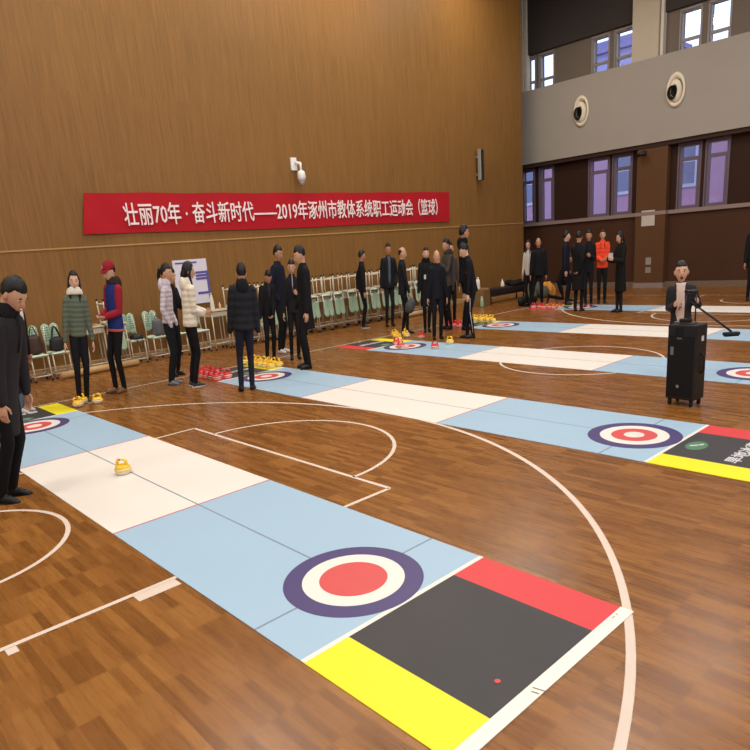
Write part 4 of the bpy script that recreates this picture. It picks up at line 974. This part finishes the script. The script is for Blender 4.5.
p, q = person('woman with ponytail in pale lavender padded jacket, hands in pockets', -4.16, 3.0, 1.74, 48, 'jacket', (202, 192, 200), (26, 32, 34), (120, 120, 128), 'pony', nod=4, turn=-12, arms=('pocket', 'pocket'), bulk=1.06, puffy=5, hem=.0, collar=((206, 196, 204), 1.1, 1), tone=0, g=.86, tilt=5.5)
p, q = person('person in black touching their face, half hidden between the pale jackets', -4.85, 3.4, 1.68, 20, 'jacket', (24, 22, 26), BK, (40, 38, 40), 'short', nod=8, arms=('phone', 'side'), bulk=1., hem=-.12, tone=0, tilt=5.5)
p, q = person('person in cream white padded jacket with black hair turned away', -3.68, 3.1, 1.74, 84, 'jacket', (226, 216, 196), (20, 19, 22), (52, 52, 56), 'long', nod=6, turn=-10, arms=('forward', 'belly'), bulk=1.14, puffy=4, hem=-.08, collar=((228, 218, 200), 1.1, 1), tone=0, sole=(206, 204, 200), g=.92, tilt=5)
p, q = person('man seen from behind in black padded hooded jacket and navy trousers', -2.66, 3.34, 1.67, 152, 'jacket', (30, 31, 36), (30, 33, 46), (16, 15, 16), 'short', nod=3, arms=('side', 'side'), bulk=1.22, puffy=3.2, hem=-.10, collar=((28, 29, 34), 1.1, 1), tone=0, g=1.0, feet=((-.06, .0, 0), (.06, .03, 0, -20)), tilt=4.5)
p, q = person('short man in black top looking down, hands joined, behind yellow stones', -4.44, 4.93, 1.53, -15, 'jacket', (20, 19, 22), BK, (22, 20, 20), 'short', lean=4, nod=30, arms=('clasp', 'side'), bulk=1.1, hem=-.08, inner=((50, 46, 46), .7, .7), tone=1, g=.98, tilt=4)
p, q = person('tall man in dark navy jacket and white shoes standing behind the others', -5.0, 5.55, 1.90, 20, 'coat', (24, 27, 40), (22, 22, 26), (216, 212, 206), 'short', nod=10, arms=('side', 'pocket'), bulk=1.1, hem=-.30, tone=1, feet=((-.04, 0, 0), (.07, .02, 0)), tilt=3.5)
p, q = person('man facing forward in dark jacket between the tall and the long coated men', -4.16, 5.24, 1.65, -30, 'jacket', (26, 26, 32), BK, (20, 19, 20), 'short', nod=12, turn=-10, arms=('chest', 'side'), bulk=1.0, hem=-.16, inner=((170, 166, 166), .35, .5), tone=0, tilt=3.5)
p, q = person('tall man in long black coat bending his head by the yellow stones', -3.22, 4.78, 1.85, -110, 'coat', (20, 19, 23), BK, (16, 15, 16), 'short', lean=2, nod=20, arms=('side', 'pocket'), bulk=1.12, hem=-.55, tone=0, g=.95, tilt=3.5)
# --- middle group by the third mat
p, q = person('man in black with pale streaked hair standing before the desk row', -6.1, 8.55, 1.70, 55, 'jacket', (20, 20, 25), BK, (36, 34, 36), 'short', nod=6, arms=('back', 'side'), bulk=1.0, hem=-.16, tone=1, sole=(190, 186, 180), tilt=2.5)
p, q = person('man in open black jacket over a blue grey shirt by desk row', -5.7, 8.98, 1.80, -30, 'jacket', (24, 24, 28), (30, 30, 34), (30, 28, 28), 'short', nod=4, arms=('pocket', 'side'), bulk=1.22, hem=-.18, inner=((72, 90, 102), .9, .0), tone=1, tilt=2.5)
p, q = person('balding man turned right in dark jacket holding a grey bag', -4.5, 8.2, 1.70, 50, 'jacket', (26, 27, 34), BK, (20, 19, 20), 'bald', nod=4, turn=-20, arms=('side', (.12, .10, .46)), bulk=1.1, hem=-.2, tone=0, feet=((-.07, 0, 0), (.07, .06, 0)), tilt=2)
wr = world_of(p, q['wrists'][1])
M_GB = mat('bag_grey_cloth', (78, 80, 84), .9, .2, var=.2)
t = thing('carry_bag', 'grey cloth bag hanging from the hand of the balding man', 'bag', (wr.x, wr.y, wr.z-.42)); bm = bmesh.new()
for c, r_ in (((0, 0, .13), (.10, .09, .13)), ((.03, .03, .2), (.08, .07, .1)), ((-.03, 0, .08), (.09, .08, .08))): ellip(bm, c, r_)
obj('bag_body', remeshed(bm, .015, 3), M_GB, t); bm = bmesh.new(); limb(bm, [(0, -.05, .26), (0, -.02, .38), (0, .02, .38), (0, .05, .26)], [.01]*4, 8); obj('handle', bm, M_GB, t)
p, q = person('woman in knee length black padded coat wearing a white badge', -4.15, 8.52, 1.66, -40, 'coat', (22, 21, 25), BK, (18, 17, 18), 'pony', nod=0, arms=('side', 'side'), bulk=1.15, hem=-.62, collar=((24, 22, 26), 1.25, 1), tone=2, feet=((-.035, 0, 0), (.04, .03, 0)), tilt=2)
s0 = q['sp'](.42)+q['fwd']*.083*1.66+Vector((.05, 0, 0)); bm = bmesh.new(); box(bm, s0, (.055, .008, .085), bevel=.003); obj('name_badge', bm, mat('badge_white', (196, 192, 186), .5, .3, var=.2, scale=60), p)
p, q = person('man in plain dark suit with receding hair, foremost of the middle group', -3.25, 7.82, 1.60, -38, 'jacket', (20, 22, 30), (20, 20, 26), (16, 15, 15), 'bald', nod=4, arms=('side', 'side'), bulk=1.05, hem=-.2, tone=0, g=1.0, tilt=2)
p, q = person('person in grey brown jacket with dark hair raising a phone', -3.95, 8.95, 1.80, -100, 'jacket', (74, 66, 60), BK, (20, 19, 20), 'bowl', nod=8, arms=('phone', 'phone'), bulk=1.08, hem=-.14, tone=0, collar=((66, 60, 56), 1.1, 1), tilt=1.5)
hd = world_of(p, (q['wrists'][0]+q['wrists'][1])/2); t = thing('phone', 'pale phone held up by the person in grey brown jacket', 'phone', (hd.x, hd.y, hd.z)); t.rotation_euler = p.rotation_euler
bm = bmesh.new(); box(bm, (0, .03, .06), (.07, .009, .14), bevel=.003); obj('case', bm, mat('phone_pale', (206, 206, 206), .4, .5), t); bm = bmesh.new(); box(bm, (0, .0245, .06), (.062, .002, .125)); obj('screen', bm, mat('phone_screen', (20, 22, 28), .15, .5), t)
p, q = person('person in grey brown coat partly hidden behind the phone holder', -4.3, 9.45, 1.72, -40, 'coat', (70, 64, 60), BK, (20, 19, 20), 'short', nod=0, arms=('side', 'side'), bulk=1.0, hem=-.24, tone=0, tilt=1.5)
p, q = person('man in black tracksuit with white chest mark looking down left', -2.71, 8.12, 1.72, -132, 'jacket', (18, 18, 24), (18, 18, 24), (20, 18, 18), 'short', lean=14, nod=26, arms=('side', 'side'), bulk=1.08, hem=-.14, tone=2, feet=((-.04, -.02, 0), (.05, .05, 0)), tilt=1.5)
bm = bmesh.new(); s0 = q['sp'](.52)+Vector((-.065, .05, 0))*1.6
for i, (a, b) in enumerate(((0, .0), (.02, -.03))): box(bm, s0+Vector((.0, 0, b)), (.012, .06-.02*i, .02), rot=Euler((.2, 0, .35)).to_matrix())
obj('chest_mark', bm, mat('mark_white', (214, 214, 216), .5, .3), p)
for k in (0, 1):
    bm = bmesh.new(); s = (-1, 1)[k]; cyl(bm, q['knee'][k]+Vector((s*.065, 0, .25)), q['knee'][k]+Vector((s*.062, 0, 0)), .006); cyl(bm, q['knee'][k]+Vector((s*.062, 0, 0)), q['ank'][k]+Vector((s*.05, 0, .02)), .006); obj('side_stripe', bm, mat('mark_white', (1, 1, 1)), p)
p, q = person('very tall man in black standing behind the man in tracksuit', -3.52, 8.95, 2.02, 60, 'jacket', (20, 20, 28), BK, (20, 19, 20), 'short', nod=2, arms=('side', 'side'), bulk=1.12, hem=-.2, collar=((22, 21, 26), 1.2, 1), tone=1, g=.85, tilt=1)
# --- far right group
p, q = person('person in white and black jacket, leftmost of the far group', -4.72, 12.95, 1.62, -80, 'jacket', (196, 190, 186), BK, (26, 24, 26), 'long', nod=4, arms=('side', 'side'), bulk=1.0, hem=-.14, tone=0, tilt=0)
p, q = person('stout man in black jacket with legs apart at left of far group', -4.33, 12.78, 1.66, -62, 'jacket', (17, 17, 22), (16, 16, 20), (18, 17, 18), 'bald', nod=4, arms=('side', 'low'), bulk=1.25, hem=-.2, tone=1, g=1.0, feet=((-.06, -.02, 0), (.16, .04, 0)), tilt=0)
p, q = person('person in black crouching on one knee behind the farthest mat', -4.42, 14.0, 1.66, 30, 'jacket', (18, 18, 22), BK, (20, 18, 20), 'short', lean=30, nod=10, arms=('forward', 'forward'), bulk=1.1, hem=-.1, hips=.30, tone=1, feet=((-.05, .12, 0), (.06, -.26, .05, 0, (.05, .02, .045))), tilt=0)
p, q = person('tall man in dark blue jacket turned right in the far group', -3.87, 13.25, 1.77, 20, 'jacket', (22, 24, 42), (20, 21, 32), (22, 20, 22), 'short', nod=2, turn=20, arms=('side', 'side'), bulk=1.05, hem=-.18, tone=2, g=.98, feet=((-.05, 0, 0), (.06, .02, 0)))
p, q = person('person in long black coat back to us holding a phone, far group', -2.90, 12.15, 1.74, 100, 'coat', (16, 16, 20), BK, (22, 20, 22), 'bowl', nod=10, arms=('phone', 'back'), bulk=1.1, hem=-.75, tone=1, g=1.0)
p, q = person('person in black beside the orange jacket with face partly visible', -3.12, 12.98, 1.75, -70, 'jacket', (20, 19, 24), BK, (120, 46, 44), 'short', nod=4, arms=('chest', 'side'), bulk=1.05, hem=-.2, tone=1)
p, q = person('man in bright orange red padded jacket with hands joined, black trousers', -3.2, 13.75, 1.74, -60, 'jacket', (232, 74, 44), BK, (26, 24, 26), 'short', nod=0, arms=('belly', 'belly'), bulk=1.12, puffy=3.5, hem=-.12, tone=0, g=.98)
bm = bmesh.new(); 
for sx in (-.07, .07): loft(bm, [(q['sp'](t)+Vector((sx*(1 if t < .85 else .8), .002*t, 0))+q['fwd']*.074*1.74*1.04, .006, .006) for t in (.98, .85, .7)], 8)
obj('black_strap', bm, mat('strap_black', (40, 22, 22), .8, .2), p)
p, q = person('woman in long black coat reading a white paper, right of orange jacket', -1.92, 12.13, 1.67, -120, 'coat', (17, 16, 18), (34, 26, 26), (24, 20, 20), 'long', nod=14, arms=('hold', 'hold'), bulk=1.12, hem=-.78, tone=0, g=.95, feet=((-.03, 0, 0), (.04, .03, 0)), legk=.98)
hd = world_of(p, (q['wrists'][0]+q['wrists'][1])/2)
sheet('paper_sheet', 'small white paper held by the woman in long black coat', hd.x, hd.y, hd.z+.06, .19, .14, mat('paper_bright', (220, 216, 210), .7, .2), axis='x')
p, q = person('person in black cut by the right edge of the picture', -0.12, 14.42, 1.72, -60, 'coat', (18, 18, 20), BK, (18, 17, 18), 'short', arms=('side', 'side'), bulk=1.15, hem=-.3, tone=1, tilt=0)
# --- the boy
p, q = person('boy in dark jacket over a pale printed shirt shouting behind the loudspeaker', 1.74, 6.36, 1.29, -72, 'jacket', (40, 40, 44), (22, 22, 26), (40, 38, 40), 'short', nod=-2, turn=6, arms=((.15, .13, .68), 'chest'), bulk=1.05, hem=-.10, inner=((212, 188, 176), 1.5, -.1), thin=.86, tone=2, headk=1.22, mouth=1., g=1.0, tilt=-2)
bm = bmesh.new(); H_ = 1.28
for i, (a, b, w_) in enumerate(((0, .38, .03), (.012, .33, .02), (-.01, .46, .014))): box(bm, q['sp'](b)+Vector((a, .0, 0))+q['fwd']*.0905*H_, (w_, .004, .02), rz=0)
obj('shirt_print', bm, mat('print_grey', (120, 104, 104), .8, .1), p)
